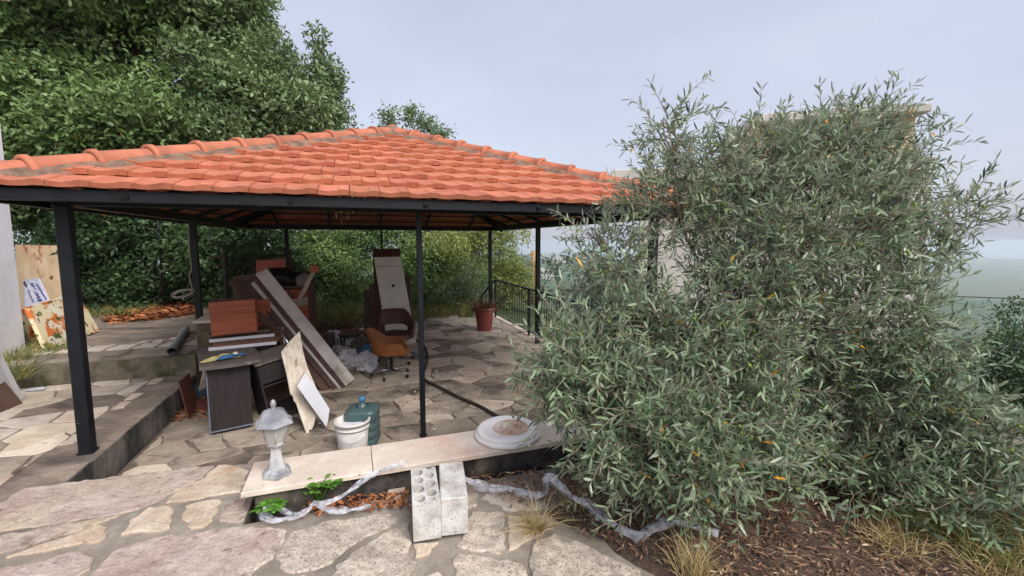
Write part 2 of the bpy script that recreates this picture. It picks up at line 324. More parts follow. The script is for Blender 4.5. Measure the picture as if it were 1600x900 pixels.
# ------------------------------------------------------------------ mesh helpers
def TR(loc=(0, 0, 0), rot=(0, 0, 0), order='XYZ'):
    return Matrix.Translation(Vector(loc)) @ Euler(rot, order).to_matrix().to_4x4()
class B:
    def __init__(s): s.bm = bmesh.new()
    def box(s, c, size, rot=(0, 0, 0), bev=0.003, M=None):
        r = bmesh.ops.create_cube(s.bm, size=1.0)
        vs = r['verts']
        bmesh.ops.scale(s.bm, vec=Vector(size), verts=vs)
        mm = TR(c, rot)
        if M is not None: mm = M @ mm
        es = list({e for v in vs for e in v.link_edges})
        if bev:
            rb = bmesh.ops.bevel(s.bm, geom=es, offset=min(bev, min(size) * .3), segments=1, affect='EDGES')
            vs = list({v for f in rb['faces'] for v in f.verts} | {v for v in vs if v.is_valid})
        bmesh.ops.transform(s.bm, matrix=mm, verts=vs)
        return s
    def bar(s, p, q, w, h, bev=.002, up=(0, 0, 1)):
        p, q = Vector(p), Vector(q)
        d = q - p; L = d.length; d.normalize()
        up = Vector(up)
        if abs(d.dot(up)) > .98: up = Vector((0, 1, 0))
        x = d.cross(up).normalized(); z = x.cross(d)
        m = Matrix((x, d, z)).transposed().to_4x4()
        m.translation = (p + q) / 2
        return s.box((0, 0, 0), (w, L, h), bev=bev, M=m)
    def tube(s, pts, r, seg=8, cap=True):
        pts = [Vector(p) for p in pts]
        rs = r if isinstance(r, (list, tuple)) else [r] * len(pts)
        rings = []
        prev = None
        for i, p in enumerate(pts):
            t = (pts[min(i + 1, len(pts) - 1)] - pts[max(i - 1, 0)])
            if t.length < 1e-9: t = Vector((0, 0, 1))
            t.normalize()
            if prev is None:
                a = t.orthogonal().normalized()
            else:
                a = prev - t * prev.dot(t)
                a = a.normalized() if a.length > 1e-6 else t.orthogonal().normalized()
            prev = a; b = t.cross(a)
            rings.append([s.bm.verts.new(p + (a * math.cos(k * 2 * math.pi / seg) + b * math.sin(k * 2 * math.pi / seg)) * rs[i]) for k in range(seg)])
        for i in range(len(rings) - 1):
            for k in range(seg):
                f = s.bm.faces.new((rings[i][k], rings[i][(k + 1) % seg], rings[i + 1][(k + 1) % seg], rings[i + 1][k])); f.smooth = seg > 5
        if cap:
            s.bm.faces.new(list(reversed(rings[0]))); s.bm.faces.new(rings[-1])
        return s
    def lathe(s, prof, seg=24, M=None, smooth=True, rot0=0.0):
        rings = []
        for r, z in prof:
            if r < 1e-6:
                v = s.bm.verts.new((0, 0, z)); rings.append([v])
            else:
                rings.append([s.bm.verts.new((r * math.cos(rot0 + k * 2 * math.pi / seg), r * math.sin(rot0 + k * 2 * math.pi / seg), z)) for k in range(seg)])
        for a, b in zip(rings[:-1], rings[1:]):
            for k in range(seg):
                k2 = (k + 1) % seg
                if len(a) == 1 and len(b) == 1: continue
                if len(a) == 1: f = s.bm.faces.new((a[0], b[k2], b[k]))
                elif len(b) == 1: f = s.bm.faces.new((a[k], a[k2], b[0]))
                else: f = s.bm.faces.new((a[k], a[k2], b[k2], b[k]))
                f.smooth = smooth
        if M is not None:
            bmesh.ops.transform(s.bm, matrix=M, verts=[v for r in rings for v in r])
        return s
    def prism(s, pts, z0, z1, M=None, inset=0.0, drop=0.0):
        pts = [Vector((p[0], p[1])) for p in pts]
        area = sum(pts[i].x * pts[(i + 1) % len(pts)].y - pts[(i + 1) % len(pts)].x * pts[i].y for i in range(len(pts)))
        if area < 0: pts.reverse()
        c = sum(pts, Vector((0, 0))) / len(pts)
        lo = [s.bm.verts.new((p.x, p.y, z0)) for p in pts]
        allv = list(lo)
        if inset:
            mid = [s.bm.verts.new((p.x, p.y, z1 - drop)) for p in pts]
            top = []
            for p in pts:
                d = c - p; l = d.length
                q = p + d * min(.3, inset / max(l, 1e-6)); top.append(s.bm.verts.new((q.x, q.y, z1)))
            loops = [lo, mid, top]; allv += mid + top
        else:
            top = [s.bm.verts.new((p.x, p.y, z1)) for p in pts]
            loops = [lo, top]; allv += top
        n = len(pts)
        for a, b in zip(loops[:-1], loops[1:]):
            for k in range(n): s.bm.faces.new((a[k], a[(k + 1) % n], b[(k + 1) % n], b[k]))
        s.bm.faces.new(loops[-1]); s.bm.faces.new(list(reversed(lo)))
        if M is not None: bmesh.ops.transform(s.bm, matrix=M, verts=allv)
        return s
    def grid(s, fn, nu, nv, closed=False, smooth=True):
        vs = [[s.bm.verts.new(fn(i / (nu - 1), j / (nv - 1))) for j in range(nv)] for i in range(nu)]
        for i in range(nu - 1):
            for j in range(nv - 1):
                f = s.bm.faces.new((vs[i][j], vs[i + 1][j], vs[i + 1][j + 1], vs[i][j + 1])); f.smooth = smooth
        return s
    def mesh(s, name):
        me = bpy.data.meshes.new(name)
        bmesh.ops.recalc_face_normals(s.bm, faces=s.bm.faces)
        s.bm.to_mesh(me); s.bm.free()
        return me
    def build(s, name, material, parent=None):
        return obj(name, s.mesh(name), material, parent)
def obj(name, me, material, parent=None):
    o = bpy.data.objects.new(name, me)
    if material and not me.materials: me.materials.append(MATS[material] if isinstance(material, str) else material)
    COL.objects.link(o)
    if parent is not None: o.parent = parent
    return o
def tag(o, label, cat, group=None):
    o['label'] = label; o['category'] = cat
    if group: o['group'] = group
    return o
def thing(name, label, cat, loc=(0, 0, 0), rot=(0, 0, 0), group=None):
    o = bpy.data.objects.new(name, None); COL.objects.link(o)
    o.location = loc; o.rotation_euler = rot if isinstance(rot, (tuple, list)) else (0, 0, rot)
    o.empty_display_size = .1
    return tag(o, label, cat, group)
def kind(o, k): o['kind'] = k; return o
def single(name, b, material, label, cat, loc=(0, 0, 0), rot=(0, 0, 0), group=None):
    o = b.build(name, material); o.location = loc
    o.rotation_euler = rot if isinstance(rot, (tuple, list)) else (0, 0, rot)
    return tag(o, label, cat, group)
def mesh_np(name, verts, loops, starts, totals, tint=None, smooth=False):
    me = bpy.data.meshes.new(name)
    me.vertices.add(len(verts)); me.vertices.foreach_set('co', verts.astype(np.float32).ravel())
    me.loops.add(len(loops)); me.loops.foreach_set('vertex_index', loops.astype(np.int32))
    me.polygons.add(len(starts)); me.polygons.foreach_set('loop_start', starts.astype(np.int32)); me.polygons.foreach_set('loop_total', totals.astype(np.int32))
    if smooth: me.polygons.foreach_set('use_smooth', np.ones(len(starts), dtype=bool))
    if tint is not None:
        a = me.attributes.new('tint', 'FLOAT', 'POINT'); a.data.foreach_set('value', tint.astype(np.float32))
    me.update(calc_edges=True)
    return me
def norm(a): return a / np.maximum(np.linalg.norm(a, axis=1, keepdims=True), 1e-9)
def leaves_mesh(name, P, D, N, Ln, Wd, tint, fold=.15, curl=.12, six=False):
    S = norm(np.cross(D, N)); N = norm(np.cross(S, D))
    Ln = Ln[:, None]; Wd = Wd[:, None]
    n = len(P)
    if not six:
        v = np.stack([P, P + D * Ln * .5 + S * Wd * .5 + N * Wd * fold, P + D * Ln - N * Ln * curl, P + D * Ln * .5 - S * Wd * .5 + N * Wd * fold], 1).reshape(-1, 3)
        base = (np.arange(n) * 4)[:, None]
        loops = (base + np.array([0, 1, 2, 3])).ravel(); st = np.arange(n) * 4; tot = np.full(n, 4); k = 4
    else:
        q1, q2 = P + D * Ln * .32, P + D * Ln * .7 - N * Ln * curl * .4
        v = np.stack([P, q1 + S * Wd * .45 + N * Wd * fold, q1 - S * Wd * .45 + N * Wd * fold, q2 + S * Wd * .42 + N * Wd * fold, q2 - S * Wd * .42 + N * Wd * fold, P + D * Ln - N * Ln * curl], 1).reshape(-1, 3)
        base = (np.arange(n) * 6)[:, None]
        loops = (base + np.array([0, 1, 2, 2, 1, 3, 4, 4, 3, 5])).ravel()
        st = ((np.arange(n) * 10)[:, None] + np.array([0, 3, 7])).ravel(); tot = np.tile([3, 4, 3], n); k = 6
    return mesh_np(name, v, loops, st, tot, np.repeat(tint, k))
def rand_dirs(rng, n):
    a = rng.normal(size=(n, 3)); return norm(a)
def crown(name, lobes, rng, per_m2, leaf, leafw, upbias=.5, shell=.55, cl=.22, tint_pow=1.0, boughs=0, six=False):
    """leaf clusters spread through ellipsoid lobes: [(centre, (rx,ry,rz), density)]"""
    Ps, Ds, Ns, Ts = [], [], [], []
    if boughs:
        sub = []
        for c, r, dens in lobes:
            dv = rand_dirs(rng, boughs)
            for q in range(boughs):
                k = .62 + .25 * rng.random(); g = .28 + .20 * rng.random()
                sub.append((np.array(c) + dv[q] * np.array(r) * k, np.array(r) * g * np.array([1.15, 1.15, .8]), dens))
            sub.append((np.array(c), np.array(r) * .6, dens * .6))
        lobes = sub
    for c, r, dens in lobes:
        lt = rng.random()
        r = np.array(r); area = 4 * math.pi * ((r[0] * r[1]) ** 1.6 / 3 + (r[0] * r[2]) ** 1.6 / 3 + (r[1] * r[2]) ** 1.6 / 3) ** (1 / 1.6)
        nc = max(6, int(area * per_m2 * dens / 9))
        d = rand_dirs(rng, nc)
        rad = shell + (1 - shell) * rng.random(nc) ** .7 + (rng.random(nc) < .12) * rng.random(nc) * .22
        cc = np.array(c) + d * r * rad[:, None]
        ctint = rng.random(nc)
        k = 9
        cd = norm(d + rng.normal(size=(nc, 3)) * .5 + np.array([0, 0, .25]))
        off = rng.normal(size=(nc, k, 3)) * cl * .5
        along = rng.random((nc, k, 1)) * cl * 1.2
        P = cc[:, None, :] + cd[:, None, :] * along + off * .6
        D = cd[:, None, :] * .6 + rng.normal(size=(nc, k, 3)) * .7
        N = cd[:, None, :] * .3 + np.array([0, 0, upbias]) + rng.normal(size=(nc, k, 3)) * .45
        Ps.append(P.reshape(-1, 3)); Ds.append(D.reshape(-1, 3)); Ns.append(N.reshape(-1, 3))
        Ts.append(np.clip(ctint[:, None] * .3 + lt * .35 + rng.random((nc, k)) * .35, 0, 1).ravel())
    P, D, N, T = np.concatenate(Ps), norm(np.concatenate(Ds)), norm(np.concatenate(Ns)), np.concatenate(Ts)
    n = len(P)
    odd = rng.random(n) > .998
    T = np.where(odd, .9999, T * .97)
    Ln = leaf * (.65 + .6 * rng.random(n)); Wd = leafw * (.7 + .5 * rng.random(n))
    return leaves_mesh(name, P, D, N, Ln, Wd, T ** tint_pow, six=six)
def lobe_px(px, py, d, rx, ry, dens=1.0, rd=None):
    c = V(px, py, d); k = d / FPX
    rx, ry = rx * k, ry * k
    return (tuple(c), (rx, rd if rd else (rx + ry) / 2, ry), dens)
def branches(b, base, tips, r0, rng, seg=6, wob=.12):
    base = Vector(base)
    for t in tips:
        t = Vector(t); n = 6; pts = []
        for i in range(n):
            f = i / (n - 1)
            p = base.lerp(t, f); p.z = base.z + (t.z - base.z) * (f ** .8)
            if 0 < i: p += Vector(rng.normal(size=3)) * wob * (t - base).length * .15
            pts.append(p)
        b.tube(pts, [r0 * (1 - .85 * i / (n - 1)) for i in range(n)], seg)
def scatter_flat(name, P, rng, L, Wd, material, tilt=.35, six=False, curl=.1, fold=.1):
    n = len(P); a = rng.random(n) * 2 * math.pi
    D = np.stack([np.cos(a), np.sin(a), rng.normal(size=n) * tilt * .5], 1)
    N = np.stack([rng.normal(size=n) * tilt, rng.normal(size=n) * tilt, np.ones(n)], 1)
    T = rng.random(n)
    return obj(name, leaves_mesh(name, P, norm(D), norm(N), L * (.6 + .8 * rng.random(n)), Wd * (.6 + .8 * rng.random(n)), T, fold, curl, six), material)
def tuft(name, centres, rng, per, height, spread, width, material, lean=(0, 0)):
    Ps, Ds, Ls = [], [], []
    for c, rad in centres:
        n = per
        off = rng.normal(size=(n, 2)) * rad
        P = np.array(c) + np.concatenate([off, np.zeros((n, 1))], 1)
        D = np.concatenate([rng.normal(size=(n, 2)) * spread + off / max(rad, 1e-3) * spread * .5 + np.array(lean), np.ones((n, 1))], 1)
        Ps.append(P); Ds.append(norm(D)); Ls.append(height * (.4 + .8 * rng.random(n)))
    P, D, Ln = np.concatenate(Ps), np.concatenate(Ds), np.concatenate(Ls)
    n = len(P); N = norm(rng.normal(size=(n, 3)))
    # two-segment bent blade
    S = norm(np.cross(D, N)); w = width * (.6 + .8 * rng.random(n))[:, None]; Ln = Ln[:, None]
    g = np.stack([D[:, 0], D[:, 1], np.zeros(n)], 1) * .5 - np.array([0, 0, .35])
    q1 = P + D * Ln * .55; q2 = q1 + norm(D + g * .9) * Ln * .45
    v = np.stack([P + S * w * .5, P - S * w * .5, q1 + S * w * .4, q1 - S * w * .4, q2], 1).reshape(-1, 3)
    base = (np.arange(n) * 5)[:, None]
    loops = (base + np.array([0, 1, 3, 2, 2, 3, 4])).ravel()
    st = ((np.arange(n) * 7)[:, None] + np.array([0, 4])).ravel(); tot = np.tile([4, 3], n)
    return obj(name, mesh_np(name, v, loops, st, tot, np.repeat(rng.random(n), 5)), material)
R = random.Random(7)
RNG = np.random.default_rng(11)

# ------------------------------------------------------------------ ground, far land
def terrain_z(x, y):
    u, v = UV((x, y))
    z = -0.62
    d = max(0.0, u - 6.6)
    z -= min(d, 6) * .22 + max(0, d - 6) * .30
    bk = max(0.0, v - 8)
    if u < 5: z += min(bk, 12) * .04
    z -= max(0, y - 22) * .12
    z -= max(0, -x - 30) * .02
    return max(z, -170.0)
def build_terrain():
    bm = bmesh.new()
    rads = [0.01, 1.5, 3, 4.5, 6, 8, 10, 12, 15, 18, 22, 28, 36, 48, 65, 90, 130, 190, 280, 420, 640, 1000, 1600, 2600, 4200, 6800]
    nseg = 96; rings = []
    for r in rads:
        ring = []
        for k in range(nseg):
            a = k * 2 * math.pi / nseg
            x, y = r * math.sin(a), r * math.cos(a)
            ring.append(bm.verts.new((x, y, terrain_z(x, y) + (R.uniform(-.02, .02) * r * .15 if 20 < r < 900 else 0))))
        rings.append(ring)
    for a, b in zip(rings[:-1], rings[1:]):
        for k in range(nseg):
            f = bm.faces.new((a[k], a[(k + 1) % nseg], b[(k + 1) % nseg], b[k])); f.smooth = True
    me = bpy.data.meshes.new('terrain'); bmesh.ops.recalc_face_normals(bm, faces=bm.faces); bm.to_mesh(me); bm.free()
    return kind(obj('terrain', me, 'terrain'), 'structure')
build_terrain()
def build_mountain(name, prof, depth, thick, seed):
    rr = random.Random(seed); bm = bmesh.new(); nx = len(prof) * 6; rows = 8
    def yat(px):
        for (x0, y0), (x1, y1) in zip(prof[:-1], prof[1:]):
            if x0 <= px <= x1:
                t = (px - x0) / (x1 - x0); return y0 + (y1 - y0) * t
        return prof[-1][1]
    vs = []
    for i in range(nx):
        px = prof[0][0] + (prof[-1][0] - prof[0][0]) * i / (nx - 1)
        top = V(px, yat(px) + rr.uniform(-1.2, 1.2), depth); col = []
        for j in range(-3, rows + 1):
            f = j / rows
            y = depth - thick * f if j >= 0 else depth + thick * .5 * (-j)
            z = top.z + (-172 - top.z) * (abs(f) ** 1.1 if j >= 0 else min(1, -j / 3 + .1)) + rr.uniform(-1, 1) * depth * .004
            if j == 0: z = top.z
            col.append(bm.verts.new((top.x * (y / depth if j >= 0 else 1), y, z)))
        vs.append(col)
    for i in range(nx - 1):
        for j in range(rows + 3):
            f = bm.faces.new((vs[i][j], vs[i + 1][j], vs[i + 1][j + 1], vs[i][j + 1])); f.smooth = True
    me = bpy.data.meshes.new(name); bmesh.ops.recalc_face_normals(bm, faces=bm.faces); bm.to_mesh(me); bm.free()
    return kind(obj(name, me, 'forest'), 'structure')
build_mountain('hills', [(560, 404), (700, 398), (800, 396), (840, 402), (870, 408), (900, 415), (950, 424), (1010, 440), (1090, 452), (1200, 470)], 1500, 900, 3)
build_mountain('hills', [(500, 420), (760, 432), (850, 436), (930, 446), (1010, 462), (1300, 480), (1700, 476)], 900, 500, 5)

# near ground: cement bed with flagstones, soil on the right
def ground_sheet(name, pts, z0, z1, material, parent=None, smooth_noise=0):
    b = B(); b.prism(pts, z0, z1)
    o = b.build(name, material, parent)
    return o
near_pts = [W(.02, -1.02)[:2], W(.28, -.90)[:2], W(1.30, -.915)[:2], W(1.47, -.99)[:2], W(1.47, -1.72)[:2], W(7.5, -1.72)[:2], (9, -4), (-9, -4), W(-4.5, -1.05)[:2]]
near = kind(ground_sheet('ground', near_pts, -.6, -.012, 'cement'), 'structure')

def rough_poly(pts, rr, step=.07, amp=.006):
    out = []
    n = len(pts)
    for i in range(n):
        p, q = Vector(pts[i][:2]), Vector(pts[(i + 1) % n][:2])
        k = max(1, int((q - p).length / step))
        nrm = Vector((-(q - p).y, (q - p).x)).normalized()
        for j in range(k):
            f = j / k
            w = p.lerp(q, f)
            if j: w = w + nrm * rr.uniform(-amp, amp)
            out.append(w)
    return out
def stone(name, pts, z, material, parent, rr, thick=.03, amp=.006, step=.07, edge=.008):
    pp = rough_poly(pts, rr, step, amp)
    c = sum(pp, Vector((0, 0))) / len(pp)
    b = B(); b.prism([p - c for p in pp], -thick, 0, inset=edge, drop=edge * .6)
    o = b.build(name, material, parent)
    o.location = (c.x, c.y, z)
    o.rotation_euler = (rr.uniform(-.006, .006), rr.uniform(-.006, .006), 0)
    return o
def cropA(pts): return [(x / 3.5556, 700 + y / 3.5556) for x, y in pts]
def cropB(pts): return [(400 + x / 2.6667, 740 + y / 2.6667) for x, y in pts]
near_stones = [
 ('flag_pink', cropA([(-160, 395), (0, 302), (130, 220), (400, 184), (800, 134), (1190, 94), (1130, 155), (970, 238), (820, 313), (700, 352), (500, 385), (250, 420), (0, 458), (-160, 490)])),
 ('flag_cream', cropA([(1215, 92), (1290, 92), (1385, 125), (1335, 238), (1200, 260), (1060, 285), (920, 300), (990, 232), (1140, 160)])),
 ('flag_pink', cropA([(-150, 515), (0, 485), (300, 430), (690, 362), (560, 410), (330, 484), (100, 552), (0, 580), (-150, 610)])),
 ('flag_cream', cropA([(30, 605), (300, 512), (560, 422), (595, 435), (590, 490), (560, 510), (350, 545), (150, 585)])),
 ('flag_cream', cropA([(670, 480), (720, 400), (830, 325), (945, 320), (965, 355), (945, 440), (880, 465), (780, 462)])),
 ('flag_cream', cropA([(1010, 395), (1025, 320), (1110, 292), (1225, 280), (1210, 350), (1180, 400), (1130, 435), (1060, 445), (1045, 410)])),
 ('flag_pink', cropA([(1220, 400), (1245, 315), (1340, 264), (1362, 270), (1358, 392), (1320, 410)])),
 ('flag_pink', cropA([(-150, 690), (0, 662), (130, 642), (440, 567), (520, 600), (510, 640), (400, 760), (0, 830), (-150, 850)])),
 ('flag_pink', cropA([(470, 760), (560, 640), (620, 575), (760, 525), (900, 490), (1100, 468), (1300, 435), (1500, 444), (1560, 452), (1540, 520), (1480, 580), (1420, 650), (1330, 790), (1200, 850), (480, 850)])),
 ('flag_lichen', cropB([(10, 225), (60, 217), (132, 232), (108, 290), (70, 350), (-10, 400), (-60, 390), (-20, 300)])),
 ('flag_lichen', cropB([(82, 350), (150, 237), (300, 190), (560, 163), (600, 187), (500, 243), (380, 306), (318, 366), (200, 403), (120, 403)])),
 ('flag_lichen', cropB([(305, 480), (332, 382), (424, 314), (560, 236), (636, 204), (648, 288), (640, 350), (670, 370), (600, 480)])),
 ('flag_cream', cropB([(655, 292), (760, 284), (724, 330), (664, 346)])),
 ('flag_lichen', cropB([(872, 200), (900, 156), (1030, 158), (1030, 326), (940, 322), (834, 298), (862, 250)])),
 ('flag_lichen', cropB([(820, 352), (842, 328), (990, 350), (1108, 374), (1132, 427), (1130, 500), (838, 500)])),
 ('flag_lichen', cropB([(1144, 342), (1154, 292), (1240, 244), (1330, 274), (1440, 334), (1600, 404), (1620, 500), (1144, 500)])),
 ('flag_white', cropB([(940, 100), (970, 74), (1090, 68), (1180, 100), (1228, 140), (1052, 150)])),
 ('flag_lichen', cropB([(872, 84), (930, 78), (920, 130), (870, 150)])),
 ('flag_cream', cropB([(1052, 170), (1228, 166), (1240, 222), (1150, 268), (1052, 316)])),
 ('flag_white', cropB([(690, 436), (760, 402), (812, 432), (800, 500), (680, 500)])),
 ('flag_white', cropB([(105, 440), (200, 416), (232, 440), (228, 500), (70, 500)])),
 ('flag_white', [(1330, 885), (1390, 872), (1425, 884), (1410, 930), (1340, 930)]),
 ('flag_cream', [(610, 745), (632, 742), (636, 790), (600, 792)]),
]
rr = random.Random(21)
for m, pts in near_stones:
    stone('flagstone', [G(x, y, 0) for x, y in pts], rr.uniform(-.004, .004), m, near, rr, amp=.013, step=.035, edge=.009)

# soil bed under the olive tree: gently uneven sheet
def soil_z(x, y):
    u, v = UV((x, y))
    f = max(0, min(1, (x - .35) / 1.0))
    z = .006 + .035 * f + .02 * math.sin(x * 2.3 + 1) * math.cos(y * 2.9) * f
    z -= max(0, u - 6.3) * .2
    return z
def build_soil():
    bm = bmesh.new(); n, m = 70, 50; vs = []
    for i in range(n):
        row = []
        for j in range(m):
            v = -1.64 + 0.0 * j
            x = .15 + 6.8 * i / (n - 1); y0, y1 = 1.2 - .02 * i / n, 6.0
            y = y0 + (y1 - y0) * j / (m - 1)
            xe = .15 + max(0, (2.95 - y)) * .45 + .12 * math.sin(y * 7) + .06 * math.sin(y * 17)
            x = xe + (7 - xe) * i / (n - 1)
            row.append(bm.verts.new((x, y, soil_z(x, y) + R.uniform(-.006, .006) - (.03 if i == 0 else 0))))
        vs.append(row)
    for i in range(n - 1):
        for j in range(m - 1):
            u, v = UV(vs[i][j].co)
            if v > -1.70 and u < 4.6: continue          # stops at the low wall
            f = bm.faces.new((vs[i][j], vs[i + 1][j], vs[i + 1][j + 1], vs[i][j + 1])); f.smooth = True
    bmesh.ops.delete(bm, geom=[v for v in bm.verts if not v.link_faces], context='VERTS')
    me = bpy.data.meshes.new('soil'); bmesh.ops.recalc_face_normals(bm, faces=bm.faces); bm.to_mesh(me); bm.free()
    return kind(obj('soil', me, 'soil'), 'structure')
build_soil()

# patio under the pavilion
patio_pts = [W(.10, -.95)[:2], W(1.48, -.95)[:2], W(1.48, -1.6)[:2], W(5.8, -1.6)[:2], W(5.8, 7.5)[:2], W(.0, 7.5)[:2], W(-.2, 2.4)[:2]]
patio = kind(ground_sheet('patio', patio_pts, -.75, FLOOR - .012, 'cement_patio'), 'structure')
def clip_half(poly, p, n):
    out = []
    for i in range(len(poly)):
        a, b = poly[i], poly[(i + 1) % len(poly)]
        da, db = (a - p).dot(n), (b - p).dot(n)
        if da <= 0: out.append(a)
        if (da < 0 < db) or (db < 0 < da): out.append(a.lerp(b, da / (da - db)))
    return out
def voronoi(u0, u1, v0, v1, su, sv, rr, gap, jit=.38):
    nu, nv = max(1, round((u1 - u0) / su)), max(1, round((v1 - v0) / sv))
    pts = []
    for i in range(-1, nu + 1):
        for j in range(-1, nv + 1):
            pts.append(Vector((u0 + (i + .5 + (.5 if j % 2 else 0) + rr.uniform(-jit, jit)) * su, v0 + (j + .5 + rr.uniform(-jit, jit)) * sv)))
    cells = []
    for p in pts:
        cell = [Vector((u0, v0)), Vector((u1, v0)), Vector((u1, v1)), Vector((u0, v1))]
        for q in pts:
            if q is p: continue
            d = q - p
            if d.length > 3.2 * max(su, sv): continue
            n = d.normalized()
            g = gap * rr.uniform(.6, 1.5)
            cell = clip_half(cell, (p + q) / 2 - n * g, n)
            if len(cell) < 3: break
        if len(cell) >= 3:
            ar = abs(sum(cell[i].x * cell[(i + 1) % len(cell)].y - cell[(i + 1) % len(cell)].x * cell[i].y for i in range(len(cell)))) / 2
            if ar > .006: cells.append(cell)
    return cells
rr = random.Random(5)
for (u0, u1, v0, v1, su, sv, m, zz) in ((.16, 5.75, .35, 1.8, .44, .40, 'flag_grime', 0), (.16, 5.75, 1.8, 4.6, .43, .36, 'flag', 0), (.16, 5.75, 4.62, 7.45, .43, .38, 'flag', .02), (.16, 5.75, -.9, .35, .54, .44, 'flag_grime', 0)):
    for cell in voronoi(u0, u1, v0, v1, su, sv, rr, .008, .52):
        cu = sum(c.x for c in cell) / len(cell); cv = sum(c.y for c in cell) / len(cell)
        if cu < 2.2 and cv > 4.6: continue                 # earth and rubbish hide the paving here
        if cv < .35 and rr.random() < .45: continue        # cement patches
        mm = m
        if m == 'flag_grime' and rr.random() < .12: mm = 'flag'
        if m == 'flag' and rr.random() < .28: mm = 'flag_grime'
        if cv > 4.5 and rr.random() < .5: mm = 'flag_white'  # more pale stones at the back: open-sky brightness put into their colour
        stone('flagstone', [W(c.x, c.y) for c in cell], FLOOR + zz + rr.uniform(-.004, .004), mm, patio, rr, amp=.018, step=.09, edge=.008)

# left terrace (a step up from the patio) and the upper terrace behind its little retaining wall
terr_pts = [W(-4.5, -1.0)[:2], W(.02, -1.0)[:2], W(.10, -.88)[:2], W(.10, 2.32)[:2], W(-4.5, 2.32)[:2]]
terr = kind(ground_sheet('terrace', terr_pts, -.7, TERR - .012, 'cement_terrace'), 'structure')
rr = random.Random(9)
for cell in voronoi(-4.3, -.32, -.95, 2.28, .44, .34, rr, .009):
    if rr.random() < .08: continue
    stone('flagstone', [W(c.x, c.y) for c in cell], TERR + rr.uniform(-.006, .004), rr.choice(['flag_white', 'flag', 'flag', 'flag_grime']), terr, rr, amp=.012, step=.10)
for k in range(9):
    v = -.35 + k * .29
    if k in (0, 1, 3, 4, 7): continue
    stone('flagstone', [W(-.30, v), W(-.21 + rr.uniform(-.02, .02), v + .02), W(-.2, v + .22), W(-.31, v + .24)], TERR - .002, 'flag', terr, rr, amp=.012, step=.06)
fw = B(); fw.box((0, 0, 0), (.02, 3.2, .27), bev=0)
o = fw.build('terrace_face', 'old_wall', terr)
o.location = W(.112, .70, TERR - .145); o.rotation_euler = (0, 0, YAW)
upper = kind(ground_sheet('upper_terrace', [W(-4.6, 2.34)[:2], W(.12, 2.34)[:2], W(.12, 5.0)[:2], W(.1, 9.0)[:2], W(-5.5, 9.0)[:2]], -.7, UPPER - .008, 'cement_terrace'), 'structure')
fw = B()
def wall_face(b, p, q, z0, z1, n, rr, dep=.012):
    p, q = Vector(p), Vector(q)
fb = B(); fb.box((0, 0, 0), (4.72, .03, .262), bev=.004); o = fb.build('retaining_face', 'moss_wall', upper)
o.location = W(-2.24, 2.325, UPPER - .143); o.rotation_euler = (0, 0, YAW)
rr = random.Random(31)
edge = B()
for k in range(14):
    u = -4.0 + k * .29
    stone('flagstone', [W(u, 3.0 + rr.uniform(-.03, .03)), W(u + .25, 3.0 + rr.uniform(-.04, .03)), W(u + .27, 3.32 + rr.uniform(-.04, .05)), W(u + .03, 3.30 + rr.uniform(-.04, .05))], UPPER + .006, 'flag_white', upper, rr, amp=.02, step=.08)
for k in range(6):
    u = -.9 + k * .17; v = 3.45 + rr.uniform(-.08, .1)
    stone('flagstone', [W(u, v), W(u + .13, v - .02), W(u + .14, v + .12), W(u + .02, v + .14)], UPPER + .004, 'flag_white', upper, rr, amp=.015, step=.06)
for k in range(5):
    u = -3.9 + k * .8
    stone('flagstone', [W(u, 2.42), W(u + .7, 2.42), W(u + .74, 2.9), W(u + .04, 2.92)], UPPER + .002, 'flag_grime', upper, rr, amp=.015, step=.1)

# haze: even, thin air round everything
hb = B(); hb.box((0, 2000, -85), (16000, 12000, 200), bev=0)
hz = bpy.data.objects.new('haze', hb.mesh('haze')); COL.objects.link(hz); kind(hz, 'stuff')
hm = bpy.data.materials.new('haze'); hm.use_nodes = True
nt = hm.node_tree; nt.nodes.remove(nt.nodes['Principled BSDF'])
pv = nt.nodes.new('ShaderNodeVolumePrincipled'); pv.inputs['Color'].default_value = (.82, .91, 1, 1); pv.inputs['Density'].default_value = 0.00022
pv.inputs['Anisotropy'].default_value = 0.2
nt.links.new(pv.outputs[0], nt.nodes['Material Output'].inputs['Volume'])
hz.data.materials.append(hm)

# ------------------------------------------------------------------ pavilion
gaz = thing('garden_pavilion', 'open black steel pavilion with hipped orange clay tile roof over the patio', 'pavilion', W(0, 0, FLOOR), YAW)
GW, GD, OV = 5.5, 6.6, .40
ZB, ZE, ZR = 2.28, 2.385, 3.63                  # beam underside, eave, ridge, above the patio floor
HALF = GW / 2 + OV
PITCHR = math.atan2(ZR - ZE, HALF)
CP, SP = math.cos(PITCHR), math.sin(PITCHR)
SL = HALF / CP
posts = [((0, 0), .09, TERR - FLOOR), ((GW * .498, 0), .052, 0), ((GW, 0), .09, 0), ((0, 3.02), .08, 0), ((GW, 3.54), .08, 0), ((.74, GD), .08, 0), ((2.77, GD), .045, 0), ((5.45, GD), .08, 0)]
for (u, v), w, z0 in posts:
    b = B(); b.box((u, v, (z0 + ZB) / 2), (w, w, ZB - z0), bev=.006)
    b.box((u, v, z0 + .004), (w + .02, w + .02, .010), bev=.002)
    b.build('post', 'black_paint', gaz)
BH = .10
for (c, s) in (((GW / 2, 0), (GW + .12, .06, BH)), ((GW / 2, GD), (GW + .12, .06, BH)), ((0, GD / 2), (.06, GD - .06, BH)), ((GW, GD / 2), (.06, GD - .06, BH))):
    b = B(); b.box((c[0], c[1], ZB + BH / 2), s, bev=.004); b.build('beam', 'black_paint', gaz)
FZ = ZE - .055
